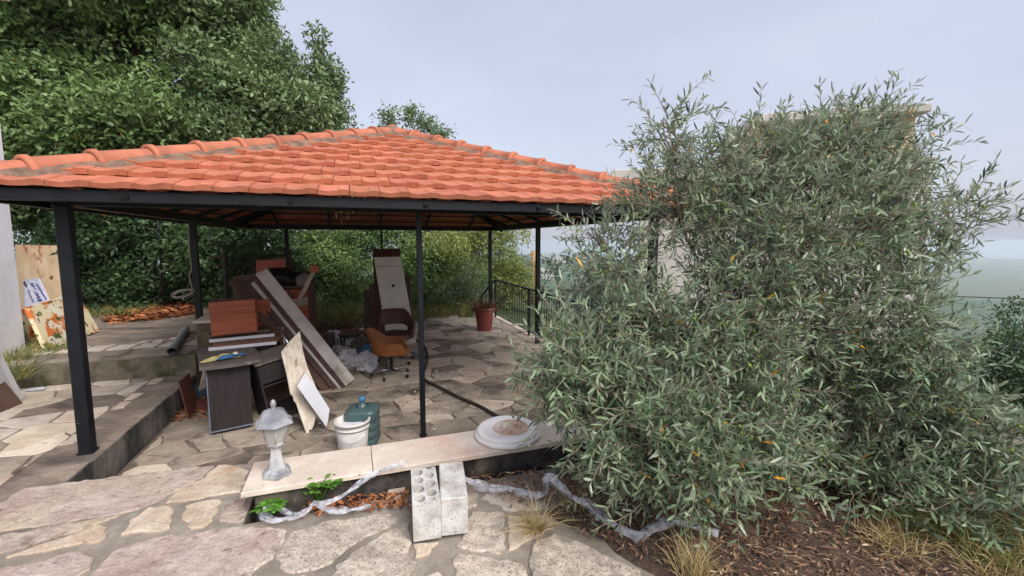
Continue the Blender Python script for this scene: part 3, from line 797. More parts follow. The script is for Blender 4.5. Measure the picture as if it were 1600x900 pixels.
for (c, s) in (((GW / 2, -OV + .03), (GW + 2 * OV - .04, .04, .085)), ((GW / 2, GD + OV - .03), (GW + 2 * OV - .04, .04, .085)), ((-OV + .03, GD / 2), (.04, GD + 2 * OV - .1, .085)), ((GW + OV - .03, GD / 2), (.04, GD + 2 * OV - .1, .085))):
    b = B(); b.box((c[0], c[1], FZ), s, bev=.004)
    b.box((c[0], c[1], FZ - .035), (s[0] + (.012 if s[0] > 1 else .012), s[1] + .012, .012), bev=.002)
    b.build('fascia', 'black_paint', gaz)
for p, q in (((.05, .04, ZB - .006), (.05, GD - .04, ZB - .006)), ((.05, GD - .045, ZB - .006), (GW - .05, GD - .045, ZB - .006))):
    B().bar(p, q, .016, .012).build('edge_strip', 'pale_strip', gaz)
for u in (1.4, 4.1):
    B().bar((u, -OV + .05, FZ), (u, .0, FZ), .05, .07).build('outrigger', 'black_paint', gaz)
RV0, RV1 = -OV + HALF, GD + OV - HALF
ridge = [(GW / 2, RV0, ZR), (GW / 2, RV1, ZR)]
corners = [(-OV, -OV, ZE), (GW + OV, -OV, ZE), (GW + OV, GD + OV, ZE), (-OV, GD + OV, ZE)]
for k, c in enumerate(corners):
    e = ridge[0] if k < 2 else ridge[1]
    B().bar((c[0], c[1], c[2] - .09), (e[0], e[1], e[2] - .09), .05, .09).build('hip_rafter', 'black_paint', gaz)
def zroof(u, v):
    return ZE + min(u + OV, GW + OV - u, v + OV, GD + OV - v) * math.tan(PITCHR)
for u in (.55, 1.65, 2.75, 3.85, 4.95):
    for lo, sg in ((-OV, 1), (GD + OV, -1)):
        dist = min(u + OV, GW + OV - u, HALF)
        B().bar((u, lo, ZE - .075), (u, lo + sg * dist, ZE + dist * math.tan(PITCHR) - .075), .04, .06).build('rafter', 'black_paint', gaz)
for v in (.55, 1.65, 2.75, 3.85, 4.95, 6.05):
    for lo, sg in ((-OV, 1), (GW + OV, -1)):
        dist = min(v + OV, GD + OV - v, HALF)
        B().bar((lo, v, ZE - .075), (lo + sg * dist, v, ZE + dist * math.tan(PITCHR) - .075), .04, .06).build('rafter', 'black_paint', gaz)
for k in range(1, 10):
    d = k * HALF / 10; z = ZE + d * math.tan(PITCHR) - .035
    u0, u1, v0, v1 = -OV + d, GW + OV - d, -OV + d, GD + OV - d
    for p, q in (((u0, v0), (u1, v0)), ((u0, v1), (u1, v1)), ((u0, v0), (u0, v1)), ((u1, v0), (u1, v1))):
        B().bar((*p, z), (*q, z), .03, .025, bev=0).build('batten', 'batten', gaz)
# clay tiles
NROW = 10
ROW = SL / NROW
TW, TL = .249, ROW + .055
PROF = [(0, .011), (.03, .016), (.07, .016), (.11, .009), (.2, .003), (.32, 0), (.42, .003), (.49, .009), (.55, .010), (.60, .012), (.655, .024), (.69, .026), (.93, .026), (.965, .022), (.982, .010)]
def tile_bm():
    bm = bmesh.new(); th = .016
    lift = [(.0, .046, 1), (.55, .022, 1), (.82, .011, .4), (1.0, .003, .15)]
    top = [[bm.verts.new((x * TW + .001, f * TL, z * .68 * a + l)) for x, z in PROF] for f, l, a in lift]
    bot = [[bm.verts.new((x * TW + .001, f * TL, (z * .68 * a + l - th) if f > 0 else z * .3 + l - .037)) for x, z in PROF] for f, l, a in lift]
    n = len(PROF)
    for a, fl in ((top, 0), (bot, 1)):
        for i in range(len(lift) - 1):
            for k in range(n - 1):
                q = (a[i][k], a[i][k + 1], a[i + 1][k + 1], a[i + 1][k])
                bm.faces.new(q if not fl else tuple(reversed(q)))
    for k in range(n - 1):
        bm.faces.new((bot[0][k], bot[0][k + 1], top[0][k + 1], top[0][k])); bm.faces.new((top[-1][k], top[-1][k + 1], bot[-1][k + 1], bot[-1][k]))
    for i in range(len(lift) - 1):
        bm.faces.new((bot[i][0], top[i][0], top[i + 1][0], bot[i + 1][0])); bm.faces.new((top[i][-1], bot[i][-1], bot[i + 1][-1], top[i + 1][-1]))
    return bm
_b = tile_bm(); TILE = bpy.data.meshes.new('roof_tile'); _b.to_mesh(TILE); _b.free(); TILE.materials.append(MATS['tile'])
def face_matrix(k):
    ex = [(1, 0, 0), (0, 1, 0), (-1, 0, 0), (0, -1, 0)][k]; inn = [(0, 1, 0), (-1, 0, 0), (0, -1, 0), (1, 0, 0)][k]
    ex, inn = Vector(ex), Vector(inn)
    s = inn * CP + Vector((0, 0, SP)); n = ex.cross(s)
    m = Matrix((ex, s, n)).transposed().to_4x4(); m.translation = Vector(corners[k]); return m
joined = bmesh.new(); rr = random.Random(3)
for k in range(4):
    Lf = (GW if k % 2 == 0 else GD) + 2 * OV; FM = face_matrix(k)
    for j in range(NROW):
        s0 = j * ROW; off = .13 if j % 2 else 0.02
        i = -1
        while True:
            e0 = i * TW + off; i += 1
            if e0 > Lf: break
            lo, hi = s0 * CP, Lf - s0 * CP              # span at the tile's lower edge
            lo2, hi2 = (s0 + TL) * CP, Lf - (s0 + TL) * CP
            if e0 + TW < lo + .03 or e0 > hi - .03: continue
            full = e0 >= lo2 + .05 and e0 + TW <= hi2 - .05
            T = Matrix.Translation((e0, s0 - .03, 0)) @ Euler((rr.uniform(-.008, .008), rr.uniform(-.008, .008), rr.uniform(-.006, .006))).to_matrix().to_4x4()
            if full and k < 2: me = TILE
            else:
                bm = bmesh.new(); bm.from_mesh(TILE)
                if not full:
                    for nx, base in ((-1, 0.0), (1, Lf)):
                        no = Vector((nx, CP, 0)).normalized()
                        co = Vector((base - e0, -(s0 - .03), 0)) - no * .03
                        bmesh.ops.bisect_plane(bm, geom=list(bm.verts) + list(bm.edges) + list(bm.faces), plane_co=co, plane_no=no, clear_outer=True)
                    if len(bm.verts) < 4: bm.free(); continue
                if k < 2:
                    me = bpy.data.meshes.new('roof_tile'); bm.to_mesh(me); me.materials.append(MATS['tile'])
                else:
                    bmesh.ops.transform(bm, matrix=FM @ T, verts=bm.verts)
                    tmp = bpy.data.meshes.new('tmp'); bm.to_mesh(tmp); joined.from_mesh(tmp); bpy.data.meshes.remove(tmp)
                bm.free()
            if k < 2:
                o = bpy.data.objects.new('roof_tile', me); COL.objects.link(o); o.parent = gaz; o.matrix_local = FM @ T
me = bpy.data.meshes.new('roof_tiles'); joined.to_mesh(me); joined.free()
kind(obj('roof_tiles', me, 'tile', gaz), 'stuff')
# hip caps and mortar bedding
def cap_mesh(L):
    b = B(); sec = 10
    def ring(x, r): return [(x, -r * math.cos(math.pi * t / sec), r * .92 * math.sin(math.pi * t / sec) - .02) for t in range(sec + 1)]
    st = [(0, .100), (.0, .128), (.045, .128), (.05, .108), (L * .6, .101), (L + .03, .094)]
    rows = [[b.bm.verts.new(p) for p in ring(x, r)] for x, r in st]
    for a, c in zip(rows[:-1], rows[1:]):
        for t in range(sec):
            f = b.bm.faces.new((a[t], c[t], c[t + 1], a[t + 1])); f.smooth = True
    me = b.mesh('hip_cap'); me.materials.append(MATS['cap']); return me
def line_matrix(p, q):
    p, q = Vector(p), Vector(q); x = (q - p).normalized(); y = Vector((0, 0, 1)).cross(x).normalized(); z = x.cross(y)
    m = Matrix((x, y, z)).transposed().to_4x4(); m.translation = p; return m, (q - p).length
for a, e, sub in [(corners[0], ridge[0], 11), (corners[1], ridge[0], 11), (corners[2], ridge[1], 11), (corners[3], ridge[1], 11), (ridge[0], ridge[1], 3)]:
    M_, L = line_matrix(a, e); n = sub; step = L / n
    cm = cap_mesh(step)
    for k in range(n):
        o = bpy.data.objects.new('hip_cap', cm); COL.objects.link(o); o.parent = gaz
        o.matrix_local = M_ @ Matrix.Translation((k * step - .03, 0, .045)) @ Euler((rr.uniform(-.03, .03), rr.uniform(-.01, .01), rr.uniform(-.012, .012))).to_matrix().to_4x4()
    b = B(); nn = 46; rows = []
    for t in range(nn):
        x = .02 + (L - .02) * t / (nn - 1)
        rows.append([b.bm.verts.new(M_ @ Vector((x, yy + rr.uniform(-.014, .014) * (1 if abs(yy) > .1 else .3), zz + rr.uniform(-.006, .006)))) for yy, zz in ((-.18, -.035), (-.145, .014), (-.09, .05), (0, .06), (.09, .05), (.145, .014), (.18, -.035))])
    for r1, r2 in zip(rows[:-1], rows[1:]):
        for t in range(6):
            f = b.bm.faces.new((r1[t], r2[t], r2[t + 1], r1[t + 1])); f.smooth = True
    b.build('mortar', 'mortar', gaz)
pk = B(); pk.lathe([(0, .13), (.06, .125), (.11, .09), (.16, .02), (.18, -.05)], 12, Matrix.Translation(ridge[0])); pk.build('peak_mortar', 'mortar', gaz)

# ------------------------------------------------------------------ railing along the right edge
rail = thing('railing', 'black iron railing of upright bars along the far right patio edge', 'railing', W(5.62, 6.70, FLOOR), YAW + math.pi)
# local: x toward -u, y toward -v
RL = 7.2
B().bar((0, 0, 1.0), (0, RL, 1.0), .05, .035).build('top_rail', 'black_paint', rail)
B().bar((0, 0, .10), (0, RL, .10), .03, .02).build('bottom_rail', 'black_paint', rail)
bb = B().box((0, 0, .5), (.014, .014, .80), bev=0).mesh('baluster'); bb.materials.append(MATS['black_paint'])
for k in range(int(RL / .115)):
    y = .10 + k * .115
    o = bpy.data.objects.new('baluster', bb); COL.objects.link(o); o.parent = rail; o.location = (0, y, .05)
for y in (0.0, 2.4, 4.8, 7.2):
    B().box((0, y, .5), (.045, .045, 1.0), bev=.003).build('rail_post', 'black_paint', rail)
g = B(); g.bar((.04, .02, .98), (.42, .0, .55), .012, .05); g.bar((.42, 0, .58), (.42, 0, 0), .03, .03); g.build('brace', 'black_paint', rail)
bk = B()
for k in range(4): bk.box((.08 + k * .09, 0, .45 - k * .02), (.014, .014, .9 - k * .16), bev=0)
bk.build('return_bars', 'black_paint', rail)

# ------------------------------------------------------------------ low wall with coping
lw = thing('low_wall', 'low dark stained garden wall with pale stone coping, topped by a lantern', 'wall', W(1.48, -1.67, 0), YAW)
b = B(); b.box((1.90, .185, -.18), (3.72, .32, .60), bev=.01); b.build('wall_body', 'black_wall', lw)
for x0, x1 in ((-.02, .708), (.712, 1.62), (1.624, 2.60), (2.604, 3.76)):
    o = B().box(((x0 + x1) / 2, .18, .145), (x1 - x0, .39, .034), bev=.004).build('coping_slab', 'coping', lw)
    o.rotation_euler = (rr.uniform(-.004, .004), rr.uniform(-.002, .002), 0)
# wall stub with capstone beside the steps
st = thing('wall_stub', 'mossy stone wall stub with cream capstone beside the grey pipe', 'wall', W(.27, 2.50, FLOOR), YAW)
B().box((.0, 1.0, .45), (.34, 2.0, .90), bev=.012).build('wall_body', 'moss_wall', st)
B().box((0, .99, .93), (.39, 2.08, .04), bev=.006).build('capstone', 'coping', st)

# ------------------------------------------------------------------ white house wall at the far left
hp = G(43, 556, .05)
hw = thing('white_house', 'white plastered house wall at the left picture edge', 'house', (hp.x, hp.y, -.5), YAW)
B().box((-1.5, -1.6, 2.6), (3.0, 3.2, 5.2), bev=.02).build('wall', 'plaster', hw)
B().box((-1.5, -1.6, 5.28), (3.3, 3.5, .16), bev=.01).build('roof', 'building', hw)

# rusty sheet, sign, floral boards near the house
def panel(name, material, c4, thick, label, cat, group=None):
    """flat panel from four corner points"""
    b = B(); p = [Vector(c) for c in c4]; n = (p[1] - p[0]).cross(p[3] - p[0]).normalized() * thick
    base = sum(p, Vector()) / 4
    f = [b.bm.verts.new(q - base) for q in p]; k = [b.bm.verts.new(q - base + n) for q in p]
    b.bm.faces.new(f); b.bm.faces.new(list(reversed(k)))
    for i in range(4): b.bm.faces.new((f[i], k[i], k[(i + 1) % 4], f[(i + 1) % 4]))
    o = b.build(name, material)
    if label: tag(o, label, cat, group)
    o.location = base
    return o
panel('metal_sheet', 'rust_sheet', [V(30, 545, 7.9), V(116, 530, 8.5), V(98, 384, 8.8), V(24, 382, 8.2)], -.02, 'cream painted metal sheet with rust stains standing beside white house', 'sheet')
sg = panel('notice_board', 'sign_white', [V(38, 480, 6.9), V(79, 472, 7.2), V(62, 434, 7.4), V(36, 437, 7.1)], -.012, 'small white notice board with blue writing leaning on rusty sheet', 'sign')
# unreadable rows of blue lettering on the notice (strokes, letter by letter)
def sign_pt(u, v): return V(38, 480, 6.9).lerp(V(79, 472, 7.2), u).lerp(V(36, 437, 7.1).lerp(V(62, 434, 7.4), u), v)
sn = (V(79, 472, 7.2) - V(38, 480, 6.9)).cross(V(36, 437, 7.1) - V(38, 480, 6.9)).normalized()
if sn.y > 0: sn = -sn
rs = random.Random(4)
def strokes(u0, v0, u1, v1, n, h, wd, material, name):
    b = B()
    for k in range(n):
        f = (k + .5) / n; u, v = u0 + (u1 - u0) * f, v0 + (v1 - v0) * f
        for q in range(rs.choice((2, 3))):
            du, dv = rs.uniform(-h, h), rs.uniform(-.02, .02)
            a = sign_pt(u - h, v + dv); c = sign_pt(u + h, v + dv + rs.uniform(-.03, .03))
            if q == 1: a = sign_pt(u + du * .6, v - .028); c = sign_pt(u + du * .6, v + .028)
            b.bar(a + sn * .018 - sg.location, c + sn * .018 - sg.location, wd * 1.3, .006, bev=0, up=sn)
    b.build(name, material, sg)
strokes(.42, .82, .62, .10, 8, .075, .014, 'ink_blue', 'lettering')
strokes(.68, .78, .86, .12, 10, .03, .008, 'ink_blue', 'lettering')
strokes(.20, .60, .34, .10, 7, .02, .005, 'ink_blue', 'lettering')
strokes(.03, .9, .16, .70, 3, .04, .012, 'ink_dark', 'lettering')
fl = panel('floral_board', 'floral', [G(48, 532, UPPER + .01), V(150, 520, 7.3), V(110, 462, 7.6), V(28, 487, 6.3)], -.05, 'cream panel with painted orange flowers, partly behind another flowered panel', 'painted panel')
fl2 = panel('floral_board', 'floral', [G(74, 546, UPPER + .01), G(156, 517, UPPER + .01), V(126, 465, 7.2), V(44, 480, 6.05)], -.05, 'cream panel with painted orange flowers leaning behind the thick corner post', 'painted panel')
b = B()
panel('broken_board', 'plaster', [G(-8, 640, TERR), G(38, 622, TERR), V(2, 552, 4.6), V(-40, 560, 4.2)], -.02, 'chipped white board leaning at the left edge of the terrace', 'board')
panel('dark_board', 'brown_board', [G(-12, 650, TERR), G(36, 630, TERR), V(-2, 585, 4.55), V(-50, 600, 4.2)], -.015, 'dark brown board lying against the chipped white board', 'board')
pp = B(); pp.prism([(-.09, -.05), (.08, -.06), (.10, .03), (.0, .06), (-.08, .04)], 0, .004)
single('paper_scrap', pp, 'white_board', 'scrap of white paper lying on the left terrace', 'paper', G(57, 608, TERR + .01), .3)
# pipe
pa, pb = G(268, 549, UPPER + .055), G(291, 513, UPPER + .055)
b = B(); d = (pb - pa)
b.tube([Vector((0, 0, 0)), d], .05, 14, cap=False); b.tube([Vector((0, 0, 0)), d], .043, 14, cap=False)
single('plastic_pipe', b, 'pvc', 'grey plastic drain pipe lying along the upper terrace edge', 'pipe', pa)
# upright iron bar and wooden rail in the undergrowth, cord on a post
b = B(); b.tube([(0, 0, 0), (.01, 0, 1.2), (-.02, .02, 2.4)], .022, 6)
single('iron_pole', b, 'black_paint', 'thin grey pole standing among the dark trees behind the leaf litter', 'pole', V(256, 472, 9.3))
pw = V(326, 402, 9.2); b = B(); b.bar((.3, .03, .1), (.3, .03, -1.9), .06, .06); b.bar((0, 0, 0), V(452, 399, 10.0) - pw, .04, .05); b.bar((.1, 0, -.16), V(440, 416, 10.0) - pw, .04, .05)
q = V(452, 399, 10.0) - pw; b.bar((q.x, q.y, .1), (q.x, q.y, -1.9), .07, .07)
single('wooden_rail', b, 'batten', 'weathered wooden fence rail behind the furniture pile', 'fence', pw)
lp = W(0, 3.02, 0); b = B(); rc = random.Random(8)
pts = [Vector((-.03, -.06, 1.80)), Vector((-.035, -.062, 1.45)), Vector((-.02, -.062, 1.2)), Vector((-.06, -.062, 1.12)), Vector((-.04, -.062, 1.0)), Vector((-.03, -.062, .93))]
for k in range(46):
    a = k * .55; w = 1 + .25 * math.sin(k * .21)
    pts.append(Vector((-.16 + math.cos(a) * .125 * w, -.07 + math.sin(a * 1.1) * .03, .87 + math.sin(a) * .045 * w + math.cos(a) * .03)))
b.tube(pts, .0055, 5)
single('coiled_cord', b, 'cord', 'pale electric cord coiled and hanging on the left middle post', 'cord', (lp.x, lp.y, 0))

# ------------------------------------------------------------------ furniture pile
def face_cam(p): return math.atan2(-p.x, p.y) * 1.0        # rotation that turns local -Y toward the camera
# black desk seen from its end
p0, p1 = G(330, 681, FLOOR), G(396, 667, FLOOR)
ang = math.atan2(p1.y - p0.y, p1.x - p0.x)
dk = thing('desk', 'black laminate desk with rounded grey top under the boards and brown box', 'desk', p0, ang)
wd = (p1 - p0).length
B().box((wd / 2, .012, .37), (wd, .024, .68), bev=.002).build('end_panel', 'laminate_black', dk)
B().box((.012, .36, .37), (.022, .66, .68), bev=.002).build('side_panel', 'laminate_black', dk)
B().box((wd - .012, .36, .37), (.022, .66, .68), bev=.002).build('side_panel', 'laminate_black', dk)
B().box((wd / 2, .70, .37), (wd, .02, .68), bev=.002).build('end_panel', 'laminate_black', dk)
B().box((-.004, .0, .37), (.012, .03, .68), bev=.002).build('edge_trim', 'laminate_edge', dk)
B().box((wd / 2, -.003, .036), (wd, .026, .014), bev=.002).build('edge_trim', 'laminate_edge', dk)
top = []
for k in range(9):
    t = k / 8; x = -.06 + (wd + .16) * t; top.append((x, -.05 - .06 * math.sin(math.pi * (.15 + .85 * t) * .9)))
top += [(wd + .12, .2), (wd + .12, .95), (-.06, .95)]
B().prism(top, .715, .748, inset=.006, drop=.004).build('desk_top', 'desk_top', dk)
for x in (.04, wd - .04):
    for y in (.04, .66): B().lathe([(0, 0), (.016, 0), (.018, .03), (0, .03)], 10, Matrix.Translation((x, y, 0))).build('foot', 'batten', dk)
DESK = dk.matrix_basis
def on_desk(x, y, z=.75): return Matrix.Translation(p0) @ Matrix.Rotation(ang, 4, 'Z') @ Vector((x, y, z))
# cloths on the desktop
def cloth(name, material, label, loc, sx, sy, h, seed, rot=0):
    rr_ = random.Random(seed); ph = [rr_.uniform(0, 6) for _ in range(6)]
    def fn(u, v):
        x, y = (u - .5) * 2, (v - .5) * 2
        rr2 = max(abs(x), abs(y)); r = math.hypot(x, y) / max(rr2, 1e-6)
        x2, y2 = x / max(r, 1e-6) * 1.0, y / max(r, 1e-6) * 1.0
        q = 1 - .18 * math.sin(math.atan2(y2, x2) * 3 + ph[0]) - .1 * math.sin(math.atan2(y2, x2) * 5 + ph[1])
        e = max(0, 1 - math.hypot(x2, y2) ** 3)
        z = h * e * (.55 + .45 * math.sin(x2 * 6 + ph[2]) * math.sin(y2 * 7 + ph[3])) + .003
        return (x2 * q * sx, y2 * q * sy, z)
    b = B(); b.grid(fn, 22, 22)
    o = single(name, b, material, label, 'cloth', loc, rot)
    return o
cloth('cloth', 'cloth_yellow', 'crumpled yellow cloth lying on the black desk top', on_desk(.17, .24, .752), .21, .11, .035, 1, ang + .3)
cloth('cloth', 'cloth_blue', 'crumpled blue cloth lying on the yellow cloth on the desk', on_desk(.22, .17, .765), .14, .055, .035, 2, ang + .35)
b = B(); b.lathe([(0, 0), (.022, .002), (.026, .012), (.02, .026), (0, .03)], 12)
single('bottle_cap', b, 'plastic_white', 'small white cap on the blue cloth', 'cap', on_desk(.27, .13, .793))
# stacked boards and box cabinets
def slab(name, material, label, loc, size, rot, cat='board', edge=None, group=None):
    t = B().box((0, 0, size[2] / 2), size, bev=.003)
    if edge:
        e = thing(name, label, cat, loc, rot, group)
        t.build('panel', material, e)
        B().box((0, -size[1] / 2 - .001, size[2] / 2), (size[0], .006, size[2] * .96), bev=.001).build('edge_band', edge, e)
        return e
    return single(name, t, material, label, cat, loc, rot, group)
def corner(px, py, z, w_, d_, rz):                        # centre of a piece whose front left foot shows at (px, py)
    c_, s_ = math.cos(rz), math.sin(rz); g_ = G(px, py, z)
    return Vector((g_.x + c_ * w_ / 2 - s_ * d_ / 2, g_.y + s_ * w_ / 2 + c_ * d_ / 2, z))
zt_ = FLOOR + .752
rk = thing('cabinet', 'low dark cabinet behind the desk carrying the board stack', 'cabinet', corner(352, 600, FLOOR, .6, .4, .42) + Vector((.1, .25, 0)), .42)
B().box((0, 0, .365), (.66, .42, .73), bev=.004).build('carcass', 'laminate_black', rk)
B().box((.0, -.218, .365), (.31, .012, .66), bev=.002).build('door', 'brown_board', rk)
for k, (px, py, sx, mt, ed, lab, rz) in enumerate(((326, 547, .70, 'chipboard', 'white_board', 'lowest white edged board stacked on the back of the desk', .36), (327, 534, .70, 'chipboard', 'white_board', 'middle white edged board in the stack under red box', .38), (323, 527, .68, 'brown_board', None, 'topmost bare brown board of the stack under red box', .40))):
    z_ = zt_ + .004 + k * .047
    slab('stacked_board', mt, lab, corner(px, py, z_, sx, .50, rz), (sx, .50, .038), (0, -.03, rz), edge=ed, group='boards stacked under the red box')
def boxcab(name, label, loc, size, rz):
    t = thing(name, label, 'box', loc, (0, -.03, rz)); w, d, h = size
    B().box((0, -d / 2, h / 2), (w, .018, h), bev=.002).build('front_panel', 'red_wood', t)
    B().box((0, .01, h - .009), (w - .004, d - .022, .018), bev=.002).build('top_panel', 'red_wood_dusty', t)
    for s in (-1, 1): B().box((s * (w / 2 - .009), .01, h / 2 - .010), (.018, d - .022, h - .02), bev=.002).build('side_panel', 'red_wood', t)
    B().box((0, d / 2 - .01, h / 2 - .012), (w - .04, .014, h - .024), bev=.002).build('back_panel', 'red_wood', t)
    return t
zb = zt_ + .004 + 3 * .047
boxcab('wooden_box', 'large red brown wooden box on top of the board stack', corner(331, 524, zb, .47, .34, .45), (.47, .34, .40), .45)
boxcab('wooden_box', 'smaller red brown wooden box right behind the large one', corner(392, 511, zb, .27, .28, .45) + Vector((-.04, .02, 0)), (.27, .28, .345), .45)
c3 = V(380, 468, 5.95)
panel('brown_fibreboard', 'brown_board', [V(364, 468, 5.85), V(398, 466, 5.95), V(398, 428, 6.05), V(364, 432, 5.95)], -.02, 'dark brown panel standing behind the red wooden boxes', 'board')
# dark open cabinet
e0, e1 = G(423, 664, FLOOR), G(468, 652, FLOOR)
ea = math.atan2(e1.y - e0.y, e1.x - e0.x)
ec = thing('open_cabinet', 'dark open cabinet tilted sideways between desk and leaning plywood', 'cabinet', e0 + Vector((.0, 0, .01)), Euler((.0, -.16, ea), 'XYZ').to_quaternion().to_euler()[:])
w, d, h = .46, .45, .68
for c, s in (((.01, d / 2, h / 2), (.018, d, h)), ((w - .01, d / 2, h / 2), (.018, d, h))): B().box(c, s, bev=.002).build('side_panel', 'laminate_black', ec)
B().box((w / 2, d - .01, h / 2), (w - .04, .014, h), bev=.002).build('back_panel', 'brown_board', ec)
B().box((w / 2, d / 2 - .01, h + .01), (w + .03, d + .05, .022), bev=.003).build('top_panel', 'desk_top', ec)
B().box((w / 2, d / 2, .05), (w - .04, d - .02, .02), bev=.002).build('shelf', 'laminate_black', ec)
B().box((w / 2, d / 2, .42), (w - .04, d - .02, .02), bev=.002).build('shelf', 'laminate_black', ec)
dr = B().box((w / 2, -.004, h - .12), (w - .02, .02, .2), bev=.002).build('drawer_front', 'laminate_black', ec)
for zz in (h - .08, h - .16): B().lathe([(0, .012), (.008, .01), (.009, 0)], 10, TR((w / 2 + .06, -.016, zz), (math.pi / 2, 0, 0))).build('screw', 'plastic_white', dr)
# long planks leaning across the pile
def plank(name, material, label, a, b_, wdt, th, nrm, group):
    a, b_ = Vector(a), Vector(b_); d = b_ - a
    q = B(); q.bar((0, 0, 0), d, wdt, th, bev=.003, up=nrm)
    return single(name, q, material, label, 'plank', a, group=group)
gp = 'long planks leaning on the furniture pile'
nrm = Vector((.55, -.62, .55)).normalized()
base = G(545, 606, FLOOR) + Vector((0, .05, .06)); topq = V(408, 424, 5.95)
planks = [('grey_board', 'pale grey broad plank, frontmost of the long leaning planks', 0, 0, .165),
          ('maroon_board', 'maroon plank just under the pale grey broad one', -.085, .02, .10),
          ('grey_board', 'narrow pale plank in the middle of the long leaning planks', -.14, .05, .07),
          ('maroon_board', 'maroon plank, second lowest of the long leaning planks', -.20, .07, .10),
          ('brown_board', 'brown plank, lowest and leftmost of the long leaning planks', -.30, .09, .13)]
side = (topq - base).normalized().cross(nrm).normalized()
if side.x > 0: side = -side
for k, (m, lab, dx, dz, wdt) in enumerate(planks):
    off = side * (-dx) - nrm * (k * .034)
    ln = [1, .985, .97, 1.0, 1.06][k]
    plank('plank', m, lab, base + off * .85, base + (topq - base) * ln + off, wdt, .026, nrm, gp)
# cabinet at the back with black bag, curved wooden leg, white panel
k0 = G(456, 560, FLOOR); kc = V(452, 446, 6.75)
cb = thing('cabinet', 'tall red brown cabinet with two doors behind the long planks', 'cabinet', (kc.x, kc.y + .1, FLOOR), .2)
H = kc.z - FLOOR
B().box((0, 0, H / 2), (.56, .40, H - .03), bev=.004).build('carcass', 'dark_wood', cb)
B().box((0, 0, H - .012), (.64, .46, .025), bev=.004).build('top_panel', 'red_wood_dusty', cb)
for s in (-1, 1):
    dd = B().box((s * .135, -.208, H / 2), (.25, .016, H - .12), bev=.003).build('door', 'red_wood', cb)
    B().box((s * .135 - s * .09, -.222, H / 2), (.02, .012, H - .2), bev=.003).build('moulding', 'brown_board', dd)
panel('wooden_sheet', 'red_wood', [V(400, 436, 7.05), V(446, 432, 7.1), V(446, 404, 7.15), V(400, 407, 7.1)], -.02, 'red brown panel standing behind the black sack', 'board')
def lump(name, material, label, loc, size, seed, cat, group=None, sharp=.28, sub=3, rot=0):
    bm = bmesh.new(); bmesh.ops.create_icosphere(bm, subdivisions=sub, radius=1)
    from mathutils import noise
    for v in bm.verts:
        p = v.co.copy(); o_ = Vector((seed * 3.1, seed * 1.7, seed))
        n1 = noise.noise(p * 1.3 + o_); n2 = abs(noise.noise(p * 3.2 + o_)); n3 = abs(noise.noise(p * 7 + o_))
        k = 1 + .35 * n1 - sharp * n2 - sharp * .5 * n3
        v.co = Vector((p.x * size[0] * k, p.y * size[1] * k, p.z * size[2] * k))
        if v.co.z < -size[2] * .55: v.co.z = -size[2] * .55
    for f in bm.faces: f.smooth = seed % 2 == 0
    bmesh.ops.translate(bm, vec=(0, 0, size[2] * .55), verts=bm.verts)
    me = bpy.data.meshes.new(name); bm.to_mesh(me); bm.free()
    o = obj(name, me, material); o.location = loc; o.rotation_euler = (0, 0, rot)
    return tag(o, label, cat, group)
lump('black_sack', 'bag_black', 'black plastic sack slumped on top of the red cabinet', (kc.x - .05, kc.y, kc.z), (.40, .22, .17), 2, 'sack', rot=.1)
lump('black_sack', 'bag_grey', 'small grey sack lying at the right end of the black sack', (kc.x + .24, kc.y - .05, kc.z), (.13, .12, .13), 4, 'sack')
la, lb = V(466, 474, 6.35), V(492, 420, 6.45)
b = B(); md = (lb - la) * .45 + Vector((-.03, 0, -.05))
b.tube([Vector((0, 0, 0)), md * .5 + Vector((-.012, 0, .01)), md, (lb - la) * .75, lb - la], [.026, .03, .034, .03, .026], 6)
o = thing('chair_leg', 'curved pale wooden furniture leg sticking up with a brown block', 'furniture leg', la)
b.build('leg', 'pale_wood', o)
B().box(lb - la, (.11, .07, .10), rot=(0, .1, .2), bev=.006).build('block', 'red_wood', o)
panel('white_fibreboard', 'grey_board', [G(454, 545, FLOOR), G(484, 543, FLOOR), V(481, 466, 6.5), V(456, 470, 6.4)], -.02, 'dull white panel standing under the curved wooden leg', 'board')
b = B(); s0 = G(488, 545, FLOOR); b.tube([Vector((0, 0, 0)), Vector((-.02, 0, .2)), Vector((-.09, .03, .42))], [.022, .028, .02], 6)
single('wooden_stick', b, 'pale_wood', 'short bent wooden stick standing beside the dull white panel', 'stick', s0)
b = B()
b.box((0, 0, .16), (.34, .3, .32), bev=.02); single('concrete_lump', b, 'old_wall', 'rough grey stone block behind the foot of the planks', 'stone', G(508, 548, FLOOR), .3)
# chrome frame piece poking out
b = B(); a0 = V(437, 512, 5.45); b.tube([Vector((0, 0, 0)), V(452, 540, 5.3) - a0], .016, 8); b.tube([Vector((-.03, 0, 0)), V(441, 512, 5.5) - a0, V(446, 548, 5.35) - a0], .009, 6)
single('metal_tubes', b, 'chrome', 'bent chrome furniture tubes poking out between boxes and planks', 'tube', a0)
